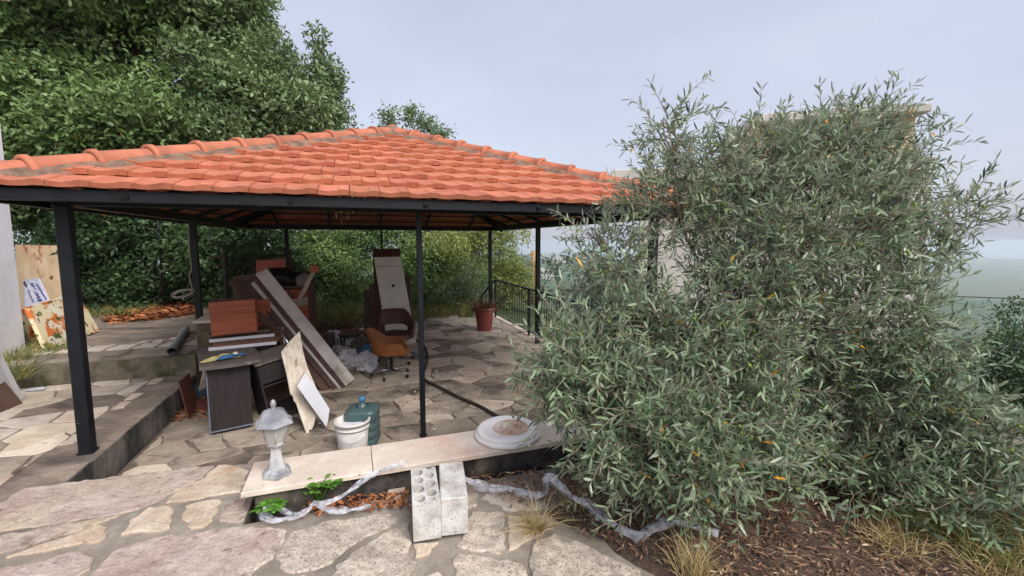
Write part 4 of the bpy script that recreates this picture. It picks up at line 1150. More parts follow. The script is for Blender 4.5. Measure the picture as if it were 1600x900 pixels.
# leaning broken plywood and white board
def polypanel(name, material, pts, thick, label, cat, edge=None, group=None):
    p = [Vector(q) for q in pts]; c = sum(p, Vector()) / len(p)
    n = Vector()
    for i in range(len(p)): n += (p[i] - c).cross(p[(i + 1) % len(p)] - c)
    n.normalize()
    if n.y > 0: n = -n
    x = (p[1] - p[0]).normalized(); x = (x - n * x.dot(n)).normalized(); y = n.cross(x)
    fl_ = [((q - c).dot(x), (q - c).dot(y)) for q in p]
    M = Matrix((x, y, n)).transposed().to_4x4()
    if edge:
        t = thing(name, label, cat, c, (0, 0, 0), group)
        B().prism(fl_, -.002, 0, M=M).build('white_face', material, t)
        B().prism(fl_, -thick, -.0025, M=M).build('core', edge, t)
        return t
    b = B(); b.prism(fl_, -thick, 0, M=M)
    return single(name, b, material, label, cat, c, group=group)
yv = lambda px, py: V(px, py, 4.47 + (682 - py) / 165 * .45 + (px - 470) * .004)
polypanel('plywood_sheet', 'plywood', [yv(x, y) for x, y in ((468.7, 517), (473, 546), (479.6, 571.8), (492, 601), (499.6, 622.8), (490.5, 663), (487, 672), (484, 670), (480.7, 681.8), (473, 660), (468.7, 648), (463, 630), (459.5, 626.4), (458, 619), (454, 615.5), (449, 590), (445.7, 575), (443, 566), (439.5, 550), (452, 534))], .018, 'splintered pale plywood sheet leaning against the dark open cabinet', 'plywood')
yo = lambda px, py: V(px, py, 4.61 + (668 - py) / 86 * .05 - (510 - px) * .0035)
polypanel('white_shelf_board', 'white_board', [yo(x, y) for x, y in ((476, 582), (490, 600), (515, 639), (513, 655), (510, 667), (486, 634), (464, 603))], .03, 'broken white faced shelf board leaning in front of the splintered plywood', 'board', edge='chipboard')
sa, sb_ = W(.18, 2.13, FLOOR), W(.27, 2.45, .19)
b = B(); b.bar((0, 0, 0), sb_ - sa, .05, .03); b.bar((.035, .01, 0), sb_ - sa + Vector((.03, .01, -.02)), .02, .03)
single('wooden_batten', b, 'pale_wood', 'pale wooden batten leaning on the mossy wall stub left of desk', 'batten', sa)
panel('reddish_board', 'dark_wood', [W(.31, 1.32, FLOOR), W(.31, 1.68, FLOOR), W(.145, 1.98, TERR + .09), W(.145, 1.62, TERR + .09)], -.018, 'small reddish board leaning on the terrace step', 'board')
cloth('rag', 'cloth_teal', 'crumpled teal rag on the floor left of the desk', G(310, 615, FLOOR + .02), .22, .17, .14, 5, .3)
cloth('rag', 'cloth_maroon', 'crumpled maroon rag on the floor beside the desk', G(318, 634, FLOOR + .012), .17, .12, .10, 6, .8)
# ------------------------------------------------------------------ middle of the patio
# bucket
t = thing('bucket', 'open white plastic bucket behind the low wall in front of green jug', 'bucket', G(552, 704, FLOOR))
B().lathe([(0, .004), (.125, 0), (.132, .01), (.152, .30), (.146, .302), (.127, .02), (0, .018)], 32).build('body', 'plastic_white', t)
B().lathe([(.152, .285), (.166, .286), (.168, .308), (.160, .316), (.147, .312), (.146, .30)], 32).build('rim', 'plastic_white', t)
B().lathe([(.149, .238), (.160, .240), (.160, .252), (.150, .255)], 32).build('band', 'plastic_white', t)
hp_ = [Vector((.163 * math.cos(a), .163 * math.sin(a), .25 - .11 * math.sin(math.pi * i / 14))) for i, a in enumerate([(-.1 - 2.6 * i / 14) for i in range(15)])]
B().tube(hp_, .0025, 5).build('handle', 'chrome', t)
b = B(); b.lathe([(0, .262), (.07, .27), (.12, .262), (.145, .255)], 24); b.build('lid', 'white_board', t)
# water jug
t = thing('water_jug', 'ribbed green square water jug with blue neck behind white bucket', 'jug', G(568, 690, FLOOR), .10)
b = B(); wj = .150; rings = []
prof = [(.0, .90), (.012, 1), (.055, 1), (.065, .955), (.085, .955), (.095, 1), (.135, 1), (.145, .955), (.165, .955), (.175, 1), (.215, 1), (.225, .955), (.245, .955), (.255, 1), (.33, 1), (.348, .965), (.360, .86), (.368, .6), (.374, .40)]
nc = 24
for z, k in prof:
    ring = []
    for i in range(nc):
        a = 2 * math.pi * (i + .5) / nc; c, s = math.cos(a), math.sin(a)
        e = 9 if z < .362 else 3
        r = (abs(c) ** e + abs(s) ** e) ** (-1 / e) * wj * k
        ring.append(b.bm.verts.new((r * c, r * s, z)))
    rings.append(ring)
for r1, r2 in zip(rings[:-1], rings[1:]):
    for i in range(nc):
        f = b.bm.faces.new((r1[i], r1[(i + 1) % nc], r2[(i + 1) % nc], r2[i])); f.smooth = True
b.bm.faces.new(list(reversed(rings[0])))
b.build('body', 'jug', t)
B().lathe([(.052, .372), (.036, .392), (.030, .41), (.030, .43)], 20).build('neck', 'jug', t)
B().lathe([(.034, .425), (.036, .43), (.035, .462), (.028, .468), (0, .468)], 20).build('cap', 'jug_cap', t)
# chairs
def chair(name, label, loc, rz, shell_m, seat_m, wide_gap):
    t = thing(name, label, 'chair', loc, rz)
    # local: faces -Y; seat height .45
    def shell(u, v, th=0):
        ph = (u - .5) * 2 * math.radians(128)
        a = abs(ph) / math.radians(128)
        top = .80 - .19 * max(0, min(1, (a - .24) / .34)) ** 1.1 * (1 if a < .58 else 1) - .03 * max(0, (a - .58))
        if a > .93: top -= (a - .93) * 1.2
        bot = .40 + .02 * (1 - a)
        z = bot + (top - bot) * v
        r = .265 + .045 * (z - .42) / .38 - th
        ex = 1.05; 
        x = math.sin(ph) * r * ex * (1.0 + .06 * a); y = math.cos(ph) * r * (1.02 if abs(ph) < math.pi / 2 else 1.28)
        y += .05 * max(0, z - .55) / .25
        return Vector((x, y, z))
    b = B(); n, m = 41, 9
    def skip(i, j):
        a = abs((i + .5) / (n - 1) - .5) * 2
        return wide_gap and a < .42 and 1 <= j <= 2
    vo = [[b.bm.verts.new(shell(i / (n - 1), j / (m - 1))) for j in range(m)] for i in range(n)]
    vi = [[b.bm.verts.new(shell(i / (n - 1), j / (m - 1), .042)) for j in range(m)] for i in range(n)]
    def q(*v):
        f = b.bm.faces.new(v); f.smooth = True
    for i in range(n - 1):
        for j in range(m - 1):
            if skip(i, j): continue
            q(vo[i][j], vo[i + 1][j], vo[i + 1][j + 1], vo[i][j + 1]); q(vi[i][j], vi[i][j + 1], vi[i + 1][j + 1], vi[i + 1][j])
            for (di, dj, A, C) in ((-1, 0, (i, j), (i, j + 1)), (1, 0, (i + 1, j + 1), (i + 1, j)), (0, -1, (i + 1, j), (i, j)), (0, 1, (i, j + 1), (i + 1, j + 1))):
                I, J = i + di, j + dj
                if I < 0 or I >= n - 1 or J < 0 or J >= m - 1 or skip(I, J):
                    q(vo[A[0]][A[1]], vi[A[0]][A[1]], vi[C[0]][C[1]], vo[C[0]][C[1]])
    o = b.build('shell', shell_m, t)
    md = o.modifiers.new('bevel', 'BEVEL'); md.width = .012; md.segments = 2; md.limit_method = 'ANGLE'; md.angle_limit = math.radians(50)
    b = B(); sp = []
    for k in range(24):
        a = 2 * math.pi * k / 24; c, s = math.cos(a), math.sin(a); e = 3
        r = (abs(c) ** e + abs(s) ** e) ** (-1 / e); sp.append((r * c * .235, r * s * .25 - .03))
    for z0, z1, k in ((.385, .40, .96),): b.prism([(x * k, y * k) for x, y in sp], z0, z1)
    b.prism(sp, .40, .475, inset=.03, drop=.02)
    b.build('seat', seat_m, t)
    B().lathe([(.02, .09), (.024, .10), (.024, .30), (.034, .30), (.034, .36), (.09, .37), (.09, .386), (0, .386)], 14).build('column', 'batten', t)
    for k in range(5):
        a = 2 * math.pi * k / 5 + .35; c, s = math.cos(a), math.sin(a)
        lg = B().tube([(c * .02, s * .02, .11), (c * .15, s * .15, .098), (c * .28, s * .28, .062)], [.02, .017, .013], 6).build('spoke', 'chrome', t)
        B().lathe([(0, -.014), (.024, -.014), (.028, 0), (.024, .014), (0, .014)], 12, TR((c * .285, s * .285, .028), (math.pi / 2, 0, a + .6))).build('caster', 'rubber', lg)
    return t
ch1 = G(612, 587, FLOOR)
C1 = chair('swivel_chair', 'tan orange leather swivel chair turned away in front of maroon chair', ch1, math.radians(100), 'leather_tan', 'leather_tan', False)
ch2 = G(619, 566, FLOOR)
C2 = chair('swivel_chair', 'dark maroon leather swivel chair facing forward before the white door', ch2, math.radians(18), 'leather_maroon', 'seat_maroon', True)
C1.scale = (1.0, 1.0, .90); C2.scale = (1.06, 1.06, 1.07)
# door panel with dark wood board and old planks
dq = lambda px, py: V(px, py, 8.35 + (540 - py) / 140 * .35)
panel('white_door', 'door_white', [dq(606, 540), dq(650, 536), dq(625, 401), dq(584, 402)], -.035, 'tall white cabinet door leaning behind the maroon chair', 'door')
o = bpy.data.objects['white_door']; b = B()
c = dq(615, 446) - o.location; b.lathe([(0, .012), (.022, .012), (.03, .004), (.03, 0)], 14, TR(c + Vector((0, -.03, 0)), (math.pi / 2, 0, 0))); b.build('knob', 'window_dark', o)
for px, py in ((592, 430), (594, 445), (620, 430), (600, 520), (640, 475), (598, 478), (636, 518)):
    b = B(); b.lathe([(0, .006), (.010, .004), (.010, 0)], 8, TR(dq(px, py) - o.location + Vector((0, -.02, 0)), (math.pi / 2, 0, 0))); b.build('screw', 'ink_dark', o)
B().bar(dq(587, 416) - o.location + Vector((0, -.012, 0)), dq(626, 416) - o.location + Vector((0, -.012, 0)), .004, .006, bev=0).build('groove', 'ink_dark', o)
dq2 = lambda px, py: V(px, py, 8.75 + (540 - py) / 150 * .3)
panel('dark_plank_panel', 'dark_wood', [dq2(588, 545), dq2(628, 540), dq2(625, 388), dq2(582, 389)], -.05, 'dark brown wooden panel standing right behind the white door', 'board')
dq3 = lambda px, py: V(px, py, 8.9 + (540 - py) / 150 * .2)
panel('old_plank', 'old_wood', [dq3(568, 548), dq3(580, 545), dq3(579, 455), dq3(569, 452)], -.04, 'weathered grey plank left of the dark panel, outer one', 'plank', 'weathered planks beside the white door')
panel('old_plank', 'old_wood', [dq3(580, 546), dq3(592, 543), dq3(588, 440), dq3(577, 444)], -.04, 'weathered grey plank left of the dark panel, inner taller one', 'plank', 'weathered planks beside the white door')
panel('old_plank', 'old_wood', [dq3(636, 545), dq3(646, 543), dq3(641, 431), dq3(628, 432)], -.04, 'weathered grey plank peeking out right of the white door', 'plank', 'weathered planks beside the white door')
# small black table
tb = G(553, 548, FLOOR); t = thing('small_table', 'small low black table with worn top standing over rubbish bags', 'table', tb, .15)
B().box((0, 0, .335), (.46, .34, .03), bev=.005).build('table_top', 'old_wood', t)
B().box((0, 0, .305), (.43, .31, .03), bev=.003).build('apron', 'laminate_black', t)
for x in (-.19, .19):
    for y in (-.13, .13): B().box((x, y, .147), (.035, .035, .294), bev=.003).build('leg', 'laminate_black', t)
# rubbish bags
gb = 'rubbish bags heaped under and beside the small black table'
for nm, px, py, sz, sd, mt, lab in (
    ('rubbish_bag', 523, 540, (.20, .16, .17), 1, 'bag_white', 'crumpled pale rubbish bag left of the small black table'),
    ('rubbish_bag', 551, 545, (.12, .11, .16), 3, 'bag_white', 'white plastic bag under the small black table'),
    ('rubbish_bag', 530, 558, (.20, .14, .12), 5, 'bag_white', 'flattened white plastic bag beside the foot of planks'),
    ('rubbish_bag', 568, 562, (.24, .18, .22), 7, 'bag_grey', 'grey rubbish sack lying in front of the small black table'),
    ('rubbish_bag', 545, 576, (.19, .15, .19), 9, 'bag_white', 'large bright white plastic bag in front of the heap'),
    ('rubbish_bag', 572, 578, (.18, .14, .17), 11, 'bag_white', 'crumpled light grey bag next to the tan chair base')):
    p = G(px, py, FLOOR); lump(nm, mt, lab, p, tuple(q * 1.2 for q in sz), sd, 'rubbish bag', gb, sharp=.6, sub=4)
lump('blue_plastic_sheet', 'bag_blue', 'blue plastic sheet draped over the grey rubbish sack', G(577, 556, FLOOR + .15), (.20, .12, .13), 6, 'plastic sheet', sharp=.2)
# hose
hp_px = [(642, 528), (655, 534), (664, 543), (668, 556), (666, 570), (662, 582), (661, 590), (668, 596), (682, 603), (700, 612), (718, 621), (735, 628), (752, 636), (768, 645), (785, 655)]
pts = [G(x, y, FLOOR + .022) for x, y in hp_px]
fine = []
for i in range(len(pts) - 1):
    for k in range(4):
        t_ = k / 4
        p_1, p_2 = pts[max(i - 1, 0)], pts[min(i + 2, len(pts) - 1)]
        a, c = pts[i], pts[i + 1]
        fine.append(a * (2 * t_**3 - 3 * t_**2 + 1) + c * (-2 * t_**3 + 3 * t_**2) + (c - p_1) * .5 * (t_**3 - 2 * t_**2 + t_) + (p_2 - a) * .5 * (t_**3 - t_**2))
b = B(); b.tube([p - pts[0] for p in fine], .021, 8)
single('hose', b, 'hose', 'dark hose snaking across the patio past the thin middle post', 'hose', pts[0])
# flowerpot
t = thing('flower_pot', 'terracotta coloured pot with dry stalks beside the railing corner', 'flower pot', G(757, 516, FLOOR + .02))
B().lathe([(0, 0), (.155, 0), (.16, .01), (.205, .42), (.21, .47), (.245, .48), (.245, .515), (.235, .52), (.212, .50), (.20, .44), (0, .43)], 28).build('pot', 'terracotta', t)
for s in (-1, 1): B().tube([(s * .225, 0, .48), (s * .285, 0, .49), (s * .29, 0, .46), (s * .235, 0, .43)], .014, 6).build('pot_handle', 'terracotta', t)
dp = tuft('dry_stalks', [((0, 0, .43), .09)], np.random.default_rng(3), 120, .38, .45, .016, 'dry_plant'); dp.parent = t

# ------------------------------------------------------------------ on and by the low wall
# garden lantern
CT_Z = .162
lc = G(433, 741, CT_Z)
t = thing('garden_lantern', 'silver grey six sided garden lantern standing on the stone coping', 'lantern', lc, YAW + .2)
hexa = lambda prof, M=None: B().lathe(prof, 6, M, smooth=False, rot0=math.pi / 6)
hexa([(0, 0), (.090, 0), (.090, .016), (.080, .020), (.080, .032), (.070, .038), (.058, .045), (0, .045)]).build('base', 'lamp_metal', t)
hexa([(.056, .045), (.046, .075), (.036, .12), (.031, .165), (.031, .178), (.040, .186), (0, .186)]).build('column', 'lamp_metal', t)
hexa([(.036, .186), (.052, .192), (.056, .204), (.050, .21), (0, .21)]).build('cup', 'lamp_metal', t)
for k in range(6):
    a0, a1 = math.pi / 6 + k * math.pi / 3, math.pi / 6 + (k + 1) * math.pi / 3
    b = B(); P_ = [Vector((.050 * math.cos(a0), .050 * math.sin(a0), .208)), Vector((.050 * math.cos(a1), .050 * math.sin(a1), .208)), Vector((.079 * math.cos(a1), .079 * math.sin(a1), .330)), Vector((.079 * math.cos(a0), .079 * math.sin(a0), .330))]
    cc = sum(P_, Vector()) / 4; inw = Vector((-cc.x, -cc.y, 0)).normalized() * .003
    f0 = [b.bm.verts.new(p) for p in P_]; f1 = [b.bm.verts.new(p + inw) for p in P_]
    b.bm.faces.new(f0); b.bm.faces.new(list(reversed(f1)))
    for i in range(4): b.bm.faces.new((f0[i], f1[i], f1[(i + 1) % 4], f0[(i + 1) % 4]))
    b.build('pane', 'lamp_glass', t)
    B().tube([P_[0] * 1.0, P_[3] * 1.0], .0055, 6).build('corner_bar', 'lamp_metal', t)
hexa([(0, .336), (.078, .334), (.112, .328), (.116, .332), (.112, .338), (.090, .358), (.078, .385), (.062, .408), (.036, .420), (0, .424)]).build('roof', 'lamp_metal', t)
B().lathe([(.014, .420), (.012, .432), (.017, .445), (.017, .456), (.010, .474), (0, .482)], 12).build('finial', 'lamp_metal', t)
# round stone disc
dc = G(793, 681, CT_Z)
t = thing('stone_disc', 'round white stone table top lying on the low wall', 'stone disc', dc + Vector((0, .0, .002)), (.03, -.02, .3))
B().lathe([(0, 0), (.20, 0), (.232, .006), (.244, .022), (.238, .038), (.222, .044), (.226, .052), (.216, .064), (.196, .068), (.165, .064), (.155, .060), (0, .056)], 48).build('slab', 'white_stone', t)
B().lathe([(0, .060), (.11, .061), (.135, .0615), (.137, .058)], 32, Matrix.Translation((.03, .0, 0))).build('dirt_patch', 'dish_dirt', t)
scat = np.random.default_rng(5); n = 9
P_ = np.stack([scat.normal(size=n) * .07 + .04, scat.normal(size=n) * .05, np.full(n, .067)], 1)
o = scatter_flat('fallen_leaves', P_, scat, .035, .008, 'litter_brown', six=True, tilt=.03, curl=.0); o.parent = t
# concrete blocks
def block(name, label, fl_px, fr_px, length, hgt, holes, rz_extra=0):
    a, c = G(*fl_px, .012), G(*fr_px, .012)
    w_ = .148; ang_ = math.atan2(c.y - a.y, c.x - a.x) * .55 + rz_extra
    t = thing(name, label, 'block', a, (0, 0, ang_))
    if not holes:
        b = B(); b.box((w_ / 2, length / 2, hgt / 2), (w_, length, hgt), bev=.006)
        b.build('body', 'concrete_block', t); return t
    # body with real holes: a ring-filled top
    b = B(); bm = b.bm; seg = 16
    cols = [(w_ * .28, .032, [.055, .15, .245, .335]), (w_ * .72, .032, [.10, .195, .29, .040])]
    hs = []
    for cx, r, ys in cols:
        for y in ys: hs.append((cx, y * length / .385, r if not (cx > w_ * .5 and y in (.040,)) else .017))
    hs.append((w_ * .73, .372 * length / .385, .018))
    outer = [bm.verts.new(p) for p in ((0, 0, hgt), (w_, 0, hgt), (w_, length, hgt), (0, length, hgt))]
    edges = [bm.edges.new((outer[i], outer[(i + 1) % 4])) for i in range(4)]
    low = [bm.verts.new((v.co.x, v.co.y, 0)) for v in outer]
    for i in range(4): bm.faces.new((low[i], low[(i + 1) % 4], outer[(i + 1) % 4], outer[i]))
    bm.faces.new(list(reversed(low)))
    for cx, cy, r in hs:
        ry = r * 1.08
        ring = [bm.verts.new((cx + r * math.cos(2 * math.pi * k / seg) * .88, cy + ry * math.sin(2 * math.pi * k / seg), hgt)) for k in range(seg)]
        deep = [bm.verts.new((v.co.x * .94 + cx * .06, v.co.y * .94 + cy * .06, hgt - .16)) for v in ring]
        for k in range(seg):
            edges.append(bm.edges.new((ring[k], ring[(k + 1) % seg])))
            bm.faces.new((ring[k], ring[(k + 1) % seg], deep[(k + 1) % seg], deep[k]))
        bm.faces.new(deep)
    bmesh.ops.triangle_fill(bm, use_beauty=True, use_dissolve=False, edges=edges)
    b.build('body', 'concrete_block', t)
    return t
block('concrete_block', 'hollow concrete block with round holes facing up, left one of the pair', (646, 847), (683, 839), .39, .205, True, .06)
block('concrete_block', 'concrete block with plain solid top, right one of the pair', (689, 839), (727, 832), .40, .215, False, .02)
# plastic film strips
def film(name, label, path, width, seed, lift=.02):
    rr_ = random.Random(seed); pts = [Vector(p) for p in path]; fine = []
    for i in range(len(pts) - 1):
        for k in range(6):
            t_ = k / 6; a, c = pts[i], pts[i + 1]; p_1, p_2 = pts[max(i - 1, 0)], pts[min(i + 2, len(pts) - 1)]
            fine.append(a * (2 * t_**3 - 3 * t_**2 + 1) + c * (-2 * t_**3 + 3 * t_**2) + (c - p_1) * .5 * (t_**3 - 2 * t_**2 + t_) + (p_2 - a) * .5 * (t_**3 - t_**2))
    fine.append(pts[-1])
    b = B(); NS = 13; rows = []
    ph = [rr_.uniform(0, 6) for _ in range(NS)]
    for i, p in enumerate(fine):
        tg = (fine[min(i + 1, len(fine) - 1)] - fine[max(i - 1, 0)]).normalized()
        sd = tg.cross(Vector((0, 0, 1)));  sd = sd.normalized() if sd.length > .1 else Vector((1, 0, 0))
        up = sd.cross(tg)
        w_ = width * (.65 + .35 * math.sin(i * .37 + seed) + .15 * math.sin(i * .9))
        rows.append([b.bm.verts.new(p + sd * ((k / (NS - 1) - .5) * w_) + up * (lift * .5 * (1 + math.sin(k * 2.1 + i * .07 + ph[k] * .4)) + rr_.uniform(0, .003))) for k in range(NS)])
    for r1, r2 in zip(rows[:-1], rows[1:]):
        for k in range(NS - 1):
            f = b.bm.faces.new((r1[k], r2[k], r2[k + 1], r1[k + 1])); f.smooth = False
    o = b.build(name, 'film')
    return tag(o, label, 'plastic strip', 'torn plastic film strips by the low wall')
zf = lambda x, y, z: G(x, y, z)
film('plastic_film', 'long twisted clear plastic strip hanging from the holed block over the wall', [zf(634, 727, .175), zf(614, 731, .175), zf(596, 737, .17), zf(572, 750, .155), zf(552, 766, .13), zf(530, 781, .10), zf(510, 790, .09), zf(492, 790, .07), zf(484, 798, .05), zf(470, 806, .03), zf(448, 813, .022), zf(428, 815, .02), zf(412, 808, .02), zf(402, 800, .022)], .055, 1)
film('plastic_film', 'short plastic loop lying beside the lower weed at wall end', [zf(412, 796, .05), zf(424, 794, .05), zf(436, 796, .04), zf(450, 804, .03), zf(468, 808, .028)], .04, 2)
film('plastic_film', 'plastic strip branch trailing over fallen leaves beside the holed block', [zf(488, 788, .09), zf(500, 795, .05), zf(520, 802, .03), zf(545, 800, .025), zf(566, 797, .022), zf(574, 790, .03)], .06, 3)
film('plastic_film', 'clear plastic strip trailing from solid block right toward the olive', [zf(717, 747, .12), zf(736, 757, .06), zf(762, 767, .03), zf(796, 768, .025), zf(822, 776, .025), zf(842, 779, .03), zf(852, 772, .07), zf(856, 750, .14), zf(872, 760, .13), zf(895, 781, .08), zf(920, 790, .05), zf(946, 815, .04), zf(972, 832, .035), zf(1000, 846, .03)], .085, 4, .03)
film('plastic_film', 'greyish plastic strip lying at the foot of the olive tree', [zf(1000, 846, .03), zf(1022, 828, .05), zf(1056, 820, .055), zf(1094, 830, .05), zf(1122, 840, .045)], .06, 5, .03)
# weeds
def weed(name, label, loc, n, size, seed):
    r_ = np.random.default_rng(seed); t = thing(name, label, 'weed', loc)
    b = B(); P_, D_, N_ = [], [], []
    for k in range(n):
        a = r_.random() * 6.28; rad = size * (.3 + .7 * r_.random()); h = size * (.5 + .7 * r_.random())
        tip = Vector((math.cos(a) * rad, math.sin(a) * rad * .6, h)); b.tube([(0, 0, -.01), tip * .5 + Vector((0, 0, .02)), tip], .003, 4)
        for q in range(6):
            aa = q * 2.4 + r_.random(); d = np.array([math.cos(aa), math.sin(aa), .35]); P_.append(np.array(tip) * (.7 + .3 * r_.random())); D_.append(d); N_.append([0, 0, 1] + r_.normal(size=3) * .25)
    P_, D_, N_ = np.array(P_), norm(np.array(D_)), norm(np.array(N_)); m_ = len(P_)
    b.build('stem', MATS['leaf_weed'], t)
    for k in range(m_):
        me = leaves_mesh('leaf', P_[k:k + 1], D_[k:k + 1], N_[k:k + 1], np.array([.06 * (.7 + .5 * r_.random())]), np.array([.032]), r_.random(1), .12, .2, True)
        obj('leaf', me, 'leaf_weed', t)
    return t
weed('green_weed', 'leafy green weed growing in front of the low wall below the lantern', G(492, 797, .0) + Vector((0, .06, .02)), 9, .13, 1)
weed('green_weed', 'small low green weed at the left end of the low wall', G(424, 806, .0), 5, .075, 2)

# ------------------------------------------------------------------ background structures
# house behind the olive tree
hb0 = V(996, 470, 12.5)
bd = thing('concrete_house', 'pale concrete house with tan stone upper storey behind the olive tree', 'house', (hb0.x, hb0.y, -6), -.27)
zt = V(990, 283, 12.5).z + 6; zu = 4.75 + 6
B().box((3.3, 2.5, zt / 2), (6.6, 5, zt), bev=.02).build('wall', 'building', bd)
B().box((2.87, 2.3, zt + .14), (7.3, 5.3, .28), bev=.02).build('roof_slab', 'building', bd)
x0 = 2.9
B().box((x0 + 1.85, 2.9, (zt + .28 + zu) / 2), (3.7, 4, zu - zt - .28), bev=.02).build('upper_wall', 'building_tan', bd)
B().box((x0 + 1.85, 2.8, zu + .1), (4.0, 4.5, .2), bev=.02).build('upper_roof', 'building', bd)
for x, z, w_, h_ in ((3.0, zt - 2.0, 1.2, 1.5), (5.6, zt - 2.0, 1.2, 1.5), (2.0, zt - 5.2, 1.2, 1.5), (5.0, zt - 5.2, 1.2, 1.5)):
    f_ = B().box((x, -.015, z + h_ / 2), (w_, .04, h_), bev=.005).build('window', 'building', bd); B().box((x, -.03, z + h_ / 2), (w_ - .12, .03, h_ - .12), bev=0).build('pane', 'window_dark', f_)
for x, w_ in ((x0 + .9, .9), (x0 + 2.7, .9)):
    f_ = B().box((x, .885, zt + .55 + .4), (w_, .04, .8), bev=.005).build('window', 'building', bd); B().box((x, .87, zt + .95), (w_ - .1, .03, .7), bev=0).build('pane', 'window_dark', f_)
# utility pole and wires
up = V(833, 460, 24); tp = V(832, 391, 24)
t = thing('utility_pole', 'weathered orange brown wooden utility pole beyond the railing', 'pole', (up.x, up.y, terrain_z(up.x, up.y)))
hh = tp.z - t.location.z
B().tube([(0, 0, 0), (0, 0, hh)], [.13, .11], 10).build('pole', 'pole_wood', t)
B().bar((-.25, 0, hh - .25), (.45, 0, hh - .25), .08, .1).build('crossarm', 'pole_wood', t)
def wire(p, q, sag, label):
    p, q = Vector(p), Vector(q); b = B()
    b.tube([(q - p) * (k / 16) - Vector((0, 0, sag * 4 * (k / 16) * (1 - k / 16))) for k in range(17)], .018, 4)
    return single('wire', b, 'wire', label, 'wire', p)
wire(V(834, 396, 24), V(1010, 434, 40), .3, 'overhead cable running right from the wooden utility pole')
wire(V(831, 395, 24), V(770, 416, 26), .2, 'overhead cable running left from the wooden utility pole')
b = B(); q_ = V(1640, 467, 9) - V(1490, 463, 9.5); b.tube([Vector((0, 0, 0)), q_ * .5 - Vector((0, 0, .01)), q_], .012, 5)
single('wire', b, 'wire', 'dark cable at the right picture edge beside the dark tree', 'wire', V(1490, 463, 9.5))
# small houses far down the slope and on the hills
def far_house(px, py, d, w_, h_, label, roof=None, group=None, cham=False):
    p = V(px, py, d); t = thing('far_house', label, 'house', (p.x, p.y, p.z - h_ * 1.2), R.uniform(-.4, .4), group)
    B().box((0, 0, h_ * .6), (w_, w_ * .8, h_ * 1.2), bev=0).build('wall', 'building', t)
    if roof: B().prism([(-w_ * .56, 0), (w_ * .56, 0), (0, h_ * .4)], -w_ * .45, w_ * .45, M=TR((0, 0, h_ * 1.2), (math.pi / 2, 0, 0))).build('roof', roof, t)
    else: B().box((0, 0, h_ * 1.22), (w_ * 1.04, w_ * .84, h_ * .06), bev=0).build('roof', 'building', t)
    for k in (-1, 0, 1):
        B().box((k * w_ * .28, -w_ * .401, h_ * .75), (w_ * .13, w_ * .012, h_ * .3), bev=0).build('window', 'window_dark', t)
    return t
gh = 'white houses on the far hillside'
far_house(851, 420, 900, 26, 17, 'white house cluster block on the far hill, left one beside right post', None, gh)
far_house(860, 424, 890, 18, 13, 'white house on the far hill, right one beside right post', None, gh)
far_house(874, 402, 1450, 40, 16, 'pale building at the top of the far ridge', None, gh)
nh = far_house(846, 470, 38, 1.6, 1.0, 'small house with grey roof seen beyond the railing post', 'building')
pc = V(855, 440, 38); b = B(); b.box((0, 0, -1), (.75, .6, 2.4), bev=.02); b.build('chimney', 'roof_far', nh); nh.children[-1].matrix_parent_inverse = Matrix(); nh.children[-1].location = nh.matrix_basis.inverted() @ pc

# ------------------------------------------------------------------ trees and shrubs of the background
def tree(name, label, cat, lobes, seed, per, leaf, leafw, material, base, r0=.12, upb=.5, shell=.5, cl=.22, group=None, tip_n=9, boughs=6, six=False):
    r_ = np.random.default_rng(seed)
    t = thing(name, label, cat, base, group=group)
    base = Vector(base)
    lob = [((c[0] - base.x, c[1] - base.y, c[2] - base.z), r, d) for c, r, d in lobes]
    me = crown(name + '_crown', lob, r_, per, leaf, leafw, upb, shell, cl, boughs=boughs, six=six)
    o = obj('crown', me, material, t); kind(o, 'stuff')
    b = B(); tips = [Vector(c) + Vector(r_.normal(size=3)) * .3 * min(r) for c, r, d in lob[:tip_n]]
    branches(b, (0, 0, 0), tips, r0, r_)
    for c, r, d in lob:
        for k in range(5):
            dv = Vector(r_.normal(size=3)).normalized(); c_ = Vector(c)
            b.tube([c_, c_ + Vector((dv.x * r[0], dv.y * r[1], dv.z * r[2])) * .5 + Vector((0, 0, .05)), c_ + Vector((dv.x * r[0], dv.y * r[1], dv.z * r[2])) * .95], [r0 * .25, r0 * .15, .008], 4)
    b.build('trunk', 'bark', t)
    return t
LP = lobe_px
LB = lambda px, py, d, *a: lobe_px(px, py, d * 1.15, *a)          # shrubs well behind the back eave
tb1 = V(150, 470, 11.2); 
tree('broadleaf_tree', 'large dark green broadleaf tree rising left behind the tiled roof', 'tree',
     [LP(40, 80, 10.2, 130, 120), LP(170, 70, 10.6, 140, 110), LP(90, 210, 10.0, 140, 90), LP(180, 190, 10.4, 110, 85), LP(60, -60, 10.8, 180, 110), LP(210, -40, 11.0, 150, 100),
      LP(30, 300, 9.9, 90, 90), LP(130, 300, 10.3, 110, 70), LP(-90, 150, 10.2, 120, 190), LP(230, 290, 10.8, 70, 60)], 1, 330, .145, .062, 'leaf_bay', (tb1.x, tb1.y, -.3), .2, boughs=9, six=True)
tb2 = V(370, 470, 12.2)
